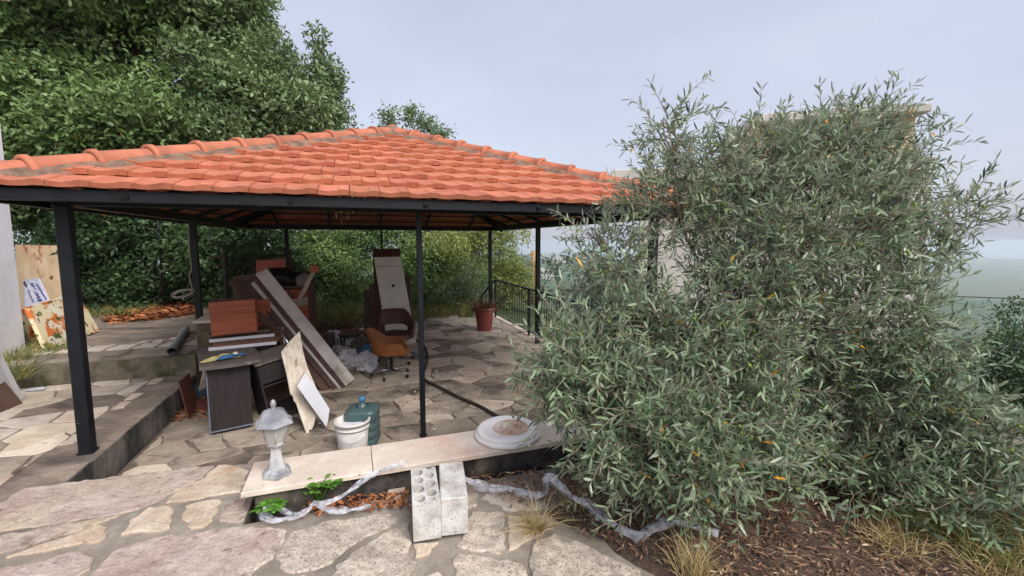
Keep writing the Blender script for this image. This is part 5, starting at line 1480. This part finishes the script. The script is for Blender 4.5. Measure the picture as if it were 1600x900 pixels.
tree('broadleaf_tree', 'large lighter broadleaf tree meeting the sky left of the roof peak', 'tree',
     [LP(320, 60, 11.6, 90, 95), LP(310, -50, 12, 105, 75), LP(405, 115, 12, 72, 75), LP(350, 180, 11.4, 90, 75), LP(440, 190, 11.8, 75, 55), LP(480, 150, 12.3, 42, 70), LP(505, 190, 12.2, 32, 35),
      LP(375, 20, 12.4, 45, 45), LP(330, 270, 11.6, 80, 60), LP(500, 85, 12.4, 13, 32, .7), LP(522, 135, 12.4, 12, 26, .6), LP(430, 270, 12, 80, 50)], 2, 340, .135, .058, 'leaf_bay_dull', (tb2.x, tb2.y, -.3), .2, boughs=9, six=True)
for nm, lab, lobs, sd, per, lf, lw_, mt, bp in (
    ('evergreen_shrub', 'dark leafy shrub behind the leaf litter at left under the roof', [LP(110, 400, 9.9, 70, 70), LP(190, 380, 10.0, 80, 70), LP(180, 440, 9.9, 70, 40), LP(245, 400, 10.3, 50, 80)], 3, 360, .13, .06, 'leaf_dark', V(170, 480, 10.4)),
    ('evergreen_shrub', 'dark shrub behind the coiled cord and left middle post', [LP(310, 390, 10.6, 70, 70), LP(380, 385, 10.9, 70, 60), LP(340, 450, 10.4, 70, 40), LP(420, 430, 11, 50, 50)], 4, 360, .12, .055, 'leaf_dark', V(340, 480, 11)),
    ('glossy_shrub', 'mid green glossy shrub behind black sack and curved leg', [LB(470, 385, 11, 60, 55), LB(530, 395, 11.2, 60, 60), LB(500, 445, 10.8, 60, 50), LB(560, 440, 11, 50, 50), LB(545, 370, 11.6, 60, 50)], 5, 380, .11, .05, 'leaf_hedge', V(520, 500, 13)),
    ('glossy_shrub', 'green shrub filling the gap between white door and thin front post', [LB(620, 385, 11.8, 60, 55), LB(660, 430, 11.6, 55, 50), LB(690, 460, 11.6, 60, 45), LB(640, 470, 11.6, 50, 40)], 6, 380, .10, .045, 'leaf_hedge', V(650, 505, 13.8)),
    ('yellow_green_shrub', 'yellow green shrub behind the back right post and railing corner', [LB(690, 385, 12.4, 60, 50), LB(745, 395, 12.8, 55, 55), LB(785, 410, 13.2, 38, 45), LB(808, 436, 13.6, 28, 34), LB(770, 365, 13.4, 45, 40), LB(790, 450, 13.6, 45, 40)], 7, 380, .10, .045, 'leaf_yellow', V(750, 505, 15.2)),
    ('grey_shrub', 'fine grey green shrub standing above the terracotta pot', [LB(735, 445, 11.3, 38, 42), LB(715, 470, 11.2, 40, 30), LB(750, 470, 11.4, 26, 30)], 8, 700, .07, .010, 'leaf_grey', V(735, 500, 13.2)),
    ('valley_shrub', 'grey green shrub on the slope beyond the railing', [LP(905, 500, 16, 50, 36), LP(965, 500, 15, 50, 40), LP(860, 510, 17, 36, 26)], 9, 200, .12, .045, 'leaf_grey', V(910, 520, 16)),
    ('dark_tree', 'dark green tree at the right picture edge below the cable', [LP(1600, 530, 8.5, 60, 75), LP(1570, 590, 8.2, 50, 60), LP(1640, 600, 8.2, 80, 100), LP(1600, 650, 8, 60, 60)], 10, 260, .09, .04, 'leaf_dark', V(1600, 700, 8.6))):
    tree(nm, lab, 'shrub' if 'shrub' in nm else 'tree', lobs, sd, per, lf, lw_, mt, (bp.x, bp.y, min(bp.z, -.5)), .05)
sp = V(640, 260, 14)
tree('slender_tree', 'sparse treetop peeking over the roof peak', 'tree', [LP(640, 184, 14, 12, 14, .10), LP(662, 196, 14, 12, 10, .10), LP(606, 188, 14.2, 7, 10, .09), LP(690, 212, 14, 8, 6, .12), LP(645, 245, 14.2, 50, 26, .5)], 12, 120, .13, .055, 'leaf_bay_dull', (sp.x, sp.y, -.5), .07, tip_n=5)
# far wood below the railing
r_ = np.random.default_rng(77); lobs = []
for k in range(70):
    x, y = r_.uniform(2, 34), r_.uniform(22, 60)
    z = terrain_z(x, y); s_ = r_.uniform(1.2, 2.4); lobs.append(((x, y, z + s_ * .6), (s_, s_, s_ * .9), .5))
o = obj('far_wood', crown('far_wood', lobs, r_, 26, .42, .22, .5, .6, .6), 'leaf_grey'); kind(o, 'stuff')
o['label'] = 'grey green wood covering the slope below'

# ------------------------------------------------------------------ olive tree
def olive():
    r_ = np.random.default_rng(42)
    base = G(1235, 728, .0); base = Vector((base.x, base.y, soil_z(base.x, base.y)))
    t = thing('olive_tree', 'big bushy olive tree with silvery leaves and green olives at right', 'tree', base)
    L = [ # px, py, depth, rx, ry, twigs
        (1335, 215, 3.15, 58, 62, 84), (1262, 255, 3.1, 78, 78, 100), (1190, 265, 3.05, 76, 80, 84), (1110, 285, 3.0, 80, 84, 95), (1050, 320, 2.95, 74, 78, 95), (1040, 215, 3.0, 34, 46, 26),
        (1200, 390, 2.85, 115, 95, 180), (1310, 350, 2.95, 100, 100, 160), (1375, 325, 3.05, 48, 60, 56), (1435, 392, 3.0, 62, 38, 44), (965, 425, 2.95, 62, 66, 46), (930, 372, 3.0, 36, 28, 16),
        (920, 560, 2.55, 88, 75, 115), (872, 600, 2.5, 48, 58, 52), (975, 640, 2.35, 105, 88, 185), (1060, 540, 2.6, 110, 90, 160), (1085, 700, 2.3, 95, 85, 170), (1000, 740, 2.35, 84, 52, 95),
        (1240, 510, 2.85, 110, 75, 120), (1365, 490, 2.85, 100, 88, 145), (1425, 570, 2.75, 80, 80, 110), (1390, 640, 2.75, 95, 70, 105), (1530, 700, 2.55, 90, 80, 125), (1200, 620, 2.95, 90, 60, 40), (1310, 590, 2.85, 80, 60, 70),
        (1150, 460, 2.75, 90, 80, 100), (1450, 720, 2.6, 80, 50, 60), (1400, 770, 2.45, 95, 50, 70), (1540, 780, 2.3, 95, 60, 95), (1250, 690, 2.75, 75, 50, 44), (1320, 735, 2.6, 70, 42, 44), (1470, 650, 2.6, 60, 50, 50), (1165, 565, 2.55, 75, 70, 85), (1185, 660, 2.45, 75, 65, 85), (1190, 735, 2.4, 65, 42, 50), (1398, 262, 3.1, 38, 50, 44), (1488, 345, 3.0, 36, 38, 30), (985, 500, 2.7, 70, 50, 60)]
    tw = B(); P, D, N = [], [], []
    centres = []
    fruit = []
    for px, py, d, rx, ry, n in L:
        c = V(px, py, d) - base; k = d / FPX; R3 = Vector((rx * k * .78, (rx + ry) * .5 * k * .95, ry * k * .76)); centres.append((c, R3))
        for q in range(int(n * 1.4)):
            dv = Vector(r_.normal(size=3)).normalized()
            rad = .25 + .7 * r_.random() ** .6
            p = c + Vector((dv.x * R3.x, dv.y * R3.y, dv.z * R3.z)) * rad
            ax = (dv * .9 + Vector((0, 0, .35)) + Vector(r_.normal(size=3)) * .55).normalized()
            ln = .14 + .20 * r_.random(); ns = 5; pts = [p]
            cur = ax.copy()
            for s_ in range(ns):
                cur = (cur + Vector(r_.normal(size=3)) * .12 + Vector((0, 0, -.05))).normalized(); pts.append(pts[-1] + cur * ln / ns)
            if (pts[-1] + base).z < .06: continue
            tw.tube(pts, [.0036, .0032, .0028, .0022, .0016, .001], 3, cap=False)
            nl = int(ln / .017); ang0 = r_.random() * 6.28
            for m_ in range(nl):
                f = (m_ + .5) / nl * ns; i = min(int(f), ns - 1); pp_ = pts[i].lerp(pts[i + 1], f - i); tx = (pts[i + 1] - pts[i]).normalized()
                a = ang0 + (m_ % 2) * math.pi + (m_ // 2) * 1.5
                o1 = tx.orthogonal().normalized(); o2 = tx.cross(o1); sd = o1 * math.cos(a) + o2 * math.sin(a)
                dd = (tx * (.55 + .5 * r_.random()) + sd * (.85) + Vector((0, 0, .1)) + Vector(r_.normal(size=3)) * .18).normalized()
                P.append(pp_); D.append(dd); N.append((Vector((0, 0, .7)) + tx * .5 + Vector(r_.normal(size=3)) * .5))
            if r_.random() < .07: fruit.append(pts[2] + Vector((0, 0, -.016)))
        # inner wood
        for q in range(9):
            dv = Vector(r_.normal(size=3)).normalized()
            e = c + Vector((dv.x * R3.x, dv.y * R3.y, dv.z * R3.z)) * .85
            tw.tube([c * .92, c.lerp(e, .5) + Vector(r_.normal(size=3)) * .03, e], [.008, .0055, .0034], 4, cap=False)
    P, D, N = np.array([p[:] for p in P]), norm(np.array([p[:] for p in D])), norm(np.array([p[:] for p in N]))
    n = len(P)
    Ln = .066 * (.65 + .6 * r_.random(n)); Wd = .0130 * (.75 + .5 * r_.random(n)); T = r_.random(n) * .98
    odd = r_.random(n) > .9965; T = np.where(odd, .9999, T)
    # the 300 leaves that show largest stand as leaves of their own
    Pw = P + np.array(base[:]); dist = np.linalg.norm(Pw - np.array([0, 0, CAMZ]), axis=1)
    big = np.argsort(dist)[:290]; mask = np.ones(n, bool); mask[big] = False
    me = leaves_mesh('olive_crown', P[mask], D[mask], N[mask], Ln[mask], Wd[mask], T[mask], .18, .06, True)
    kind(obj('crown', me, 'leaf_olive', t), 'stuff')
    variants = []
    for tv in (.1, .3, .5, .7, .9, .9999):
        m_ = leaves_mesh('leaf', np.zeros((1, 3)), np.array([[1., 0, 0]]), np.array([[0, 0, 1.]]), np.array([.058]), np.array([.0125]), np.array([tv]), .18, .06, True)
        m_.materials.append(MATS['leaf_olive']); variants.append(m_)
    for i in big:
        x = Vector(D[i]); s_ = x.cross(Vector(N[i])).normalized(); z = s_.cross(x)
        M = Matrix((x, -s_, z)).transposed().to_4x4(); M.translation = Vector(P[i])
        o = bpy.data.objects.new('leaf', variants[5] if odd[i] else variants[int(T[i] * 4.99)]); COL.objects.link(o); o.parent = t
        o.matrix_local = M @ Matrix.Diagonal((Ln[i] / .058, Wd[i] / .0125, 1, 1))
    tw.build('twigs', 'olive_twig', t); kind(t.children[-1], 'stuff')
    # trunk and limbs
    b = B(); lim = [centres[i][0] for i in (0, 1, 3, 4, 6, 7, 9, 10, 12, 14, 15, 16, 19, 20, 22, 26)]
    for e in lim:
        s_ = Vector((r_.normal() * .05, r_.normal() * .05, 0)); m1 = e * .35 + Vector((0, 0, .12)) + Vector(r_.normal(size=3)) * .05; m2 = e * .7 + Vector((0, 0, .08)) + Vector(r_.normal(size=3)) * .05
        b.tube([s_ + Vector((0, 0, -.05)), s_ * .5 + m1 * .4 + Vector((0, 0, .05)), m1, m2, e], [.032, .026, .020, .013, .006], 6)
    b.tube([(0, 0, -.08), (.01, .02, .25), (-.03, .04, .5)], [.10, .075, .05], 9)
    b.build('trunk', 'bark', t)
    fm = B().lathe([(0, -.0115), (.005, -.0095), (.0085, -.002), (.0082, .004), (.005, .0095), (0, .0115)], 8).mesh('olive'); fm.materials.append(MATS['olive_fruit'])
    for p in fruit:
        for q in range(r_.integers(1, 4)):
            o = bpy.data.objects.new('olive', fm); COL.objects.link(o); o.parent = t; o.location = p + Vector(r_.normal(size=3)) * .018; o.rotation_euler = tuple(r_.normal(size=3) * .4)
olive()

# ------------------------------------------------------------------ litter, grass
def pts_in(poly_px, n, z, rng, zf=None):
    poly = [G(x, y, z) for x, y in poly_px]; xs = [p.x for p in poly]; ys = [p.y for p in poly]; out = []
    while len(out) < n:
        x, y = rng.uniform(min(xs), max(xs)), rng.uniform(min(ys), max(ys)); ins = False
        for i in range(len(poly)):
            a, c = poly[i], poly[(i + 1) % len(poly)]
            if (a.y > y) != (c.y > y) and x < (c.x - a.x) * (y - a.y) / (c.y - a.y) + a.x: ins = not ins
        if ins: out.append((x, y, (zf(x, y) if zf else z) + rng.random() * .02))
    return np.array(out)
r_ = np.random.default_rng(5)
def stuff(o, label): kind(o, 'stuff'); o['label'] = label; return o
stuff(scatter_flat('leaf_litter', pts_in([(165, 505), (240, 500), (300, 492), (312, 468), (250, 468), (180, 478)], 1500, UPPER + .01, r_), r_, .15, .07, 'litter_orange', .5), 'orange fallen leaves on the upper terrace')
stuff(scatter_flat('leaf_litter', pts_in([(345, 470), (400, 468), (400, 450), (350, 452)], 120, UPPER + .05, r_), r_, .14, .06, 'litter_orange', .5), 'orange fallen leaves')
stuff(scatter_flat('leaf_litter', pts_in([(500, 535), (560, 530), (600, 520), (540, 505), (480, 515)], 260, FLOOR + .01, r_), r_, .12, .05, 'litter_orange', .5), 'orange fallen leaves')
stuff(scatter_flat('leaf_litter', pts_in([(470, 806), (560, 798), (640, 792), (640, 770), (560, 775), (480, 790)], 260, .004, r_), r_, .04, .018, 'litter_orange', .5, six=True), 'orange dry leaves at the wall foot')
stuff(scatter_flat('leaf_litter', pts_in([(235, 668), (290, 655), (335, 650), (330, 605), (290, 600), (262, 640)], 330, FLOOR + .005, r_), r_, .07, .035, 'litter_orange', .5), 'brown leaves along the terrace step')
stuff(scatter_flat('leaf_litter', pts_in([(660, 640), (790, 650), (790, 590), (700, 560), (600, 600), (560, 640)], 120, FLOOR + .004, r_), r_, .05, .02, 'litter_brown', .3), 'scattered dry bits on the patio')
stuff(scatter_flat('needle_litter', pts_in([(850, 800), (1000, 870), (1150, 920), (1650, 930), (1700, 760), (1300, 690), (1000, 700), (840, 740)], 4200, .02, r_, lambda x, y: max(.012, soil_z(x, y))), r_, .055, .010, 'litter_brown', .35), 'brown olive leaf litter on the soil')
stuff(scatter_flat('needle_litter', pts_in([(850, 800), (1000, 870), (1150, 920), (1650, 930), (1700, 760), (1300, 690), (1000, 700), (840, 740)], 9000, .02, r_, lambda x, y: max(.012, soil_z(x, y))), r_, .028, .006, 'litter_brown', .6), 'fine brown leaf fragments on the soil')
stuff(scatter_flat('needle_litter', pts_in([(730, 745), (840, 735), (880, 780), (800, 790)], 350, .014, r_), r_, .05, .01, 'litter_brown', .3), 'brown leaf litter')
stuff(scatter_flat('rubble_chips', pts_in([(420, 690), (560, 700), (720, 660), (700, 560), (560, 590), (470, 690)], 60, FLOOR + .004, r_), r_, .035, .03, 'white_board', .2), 'white plaster chips on the patio')
g1 = tuft('dry_grass_tuft', [(tuple(G(838, 826, .0)), .02)], np.random.default_rng(2), 150, .26, 1.0, .004, 'straw', lean=(-.2, -.25)); tag(g1, 'sprawling straw coloured dry grass tuft on the stones right of the blocks', 'dry grass')
g2 = tuft('dry_grass_tuft', [(tuple(G(1085, 905, .02)), .03)], np.random.default_rng(3), 200, .22, .42, .004, 'straw'); tag(g2, 'upright yellow dry grass tuft at the bottom edge under the olive', 'dry grass')
g3 = tuft('dry_grass_tuft', [(tuple(G(905, 795, .0)), .05)], np.random.default_rng(4), 120, .13, .9, .004, 'straw'); tag(g3, 'low tangled dry grass under the plastic strip beside the olive', 'dry grass')
cs = [((*p[:2], soil_z(p[0], p[1])), .05) for p in pts_in([(1290, 770), (1420, 830), (1560, 900), (1680, 900), (1680, 720), (1420, 700), (1290, 720)], 130, .02, r_)]
cs2 = [((*p[:2], soil_z(p[0], p[1])), .05) for p in pts_in([(1330, 830), (1440, 900), (1690, 930), (1690, 800), (1480, 790)], 45, .02, r_)]
stuff(tuft('dry_grass', cs2, r_, 40, .15, .9, .0035, 'straw'), 'thin dry grass on the soil at bottom right')
stuff(tuft('grass', cs, r_, 42, .19, .7, .0045, 'grass'), 'thin green grass on the soil at right')
cs = [(tuple(p), .06) for p in pts_in([(10, 600), (95, 560), (100, 535), (60, 530), (10, 550)], 40, .02, r_)]
stuff(tuft('grass', cs, r_, 60, .28, .6, .01, 'grass'), 'green grass beside the white house')
cs = [(tuple(p), .08) for p in pts_in([(480, 512), (560, 508), (570, 490), (500, 488)], 26, FLOOR + .1, r_)]
stuff(tuft('grass', cs, r_, 60, .5, .5, .014, 'grass'), 'tall green grass at the foot of the shrubs')
cs = [(tuple(p), .08) for p in pts_in([(645, 505), (745, 498), (745, 484), (660, 486)], 34, FLOOR - .05, r_)]
stuff(tuft('grass', cs, r_, 60, .5, .5, .014, 'grass'), 'tall green grass behind the patio')
cs = [(tuple(p), .08) for p in pts_in([(110, 500), (230, 492), (240, 478), (110, 486)], 40, UPPER, r_)]
stuff(tuft('grass', cs, r_, 40, .22, .6, .012, 'grass'), 'grass behind the upper terrace')
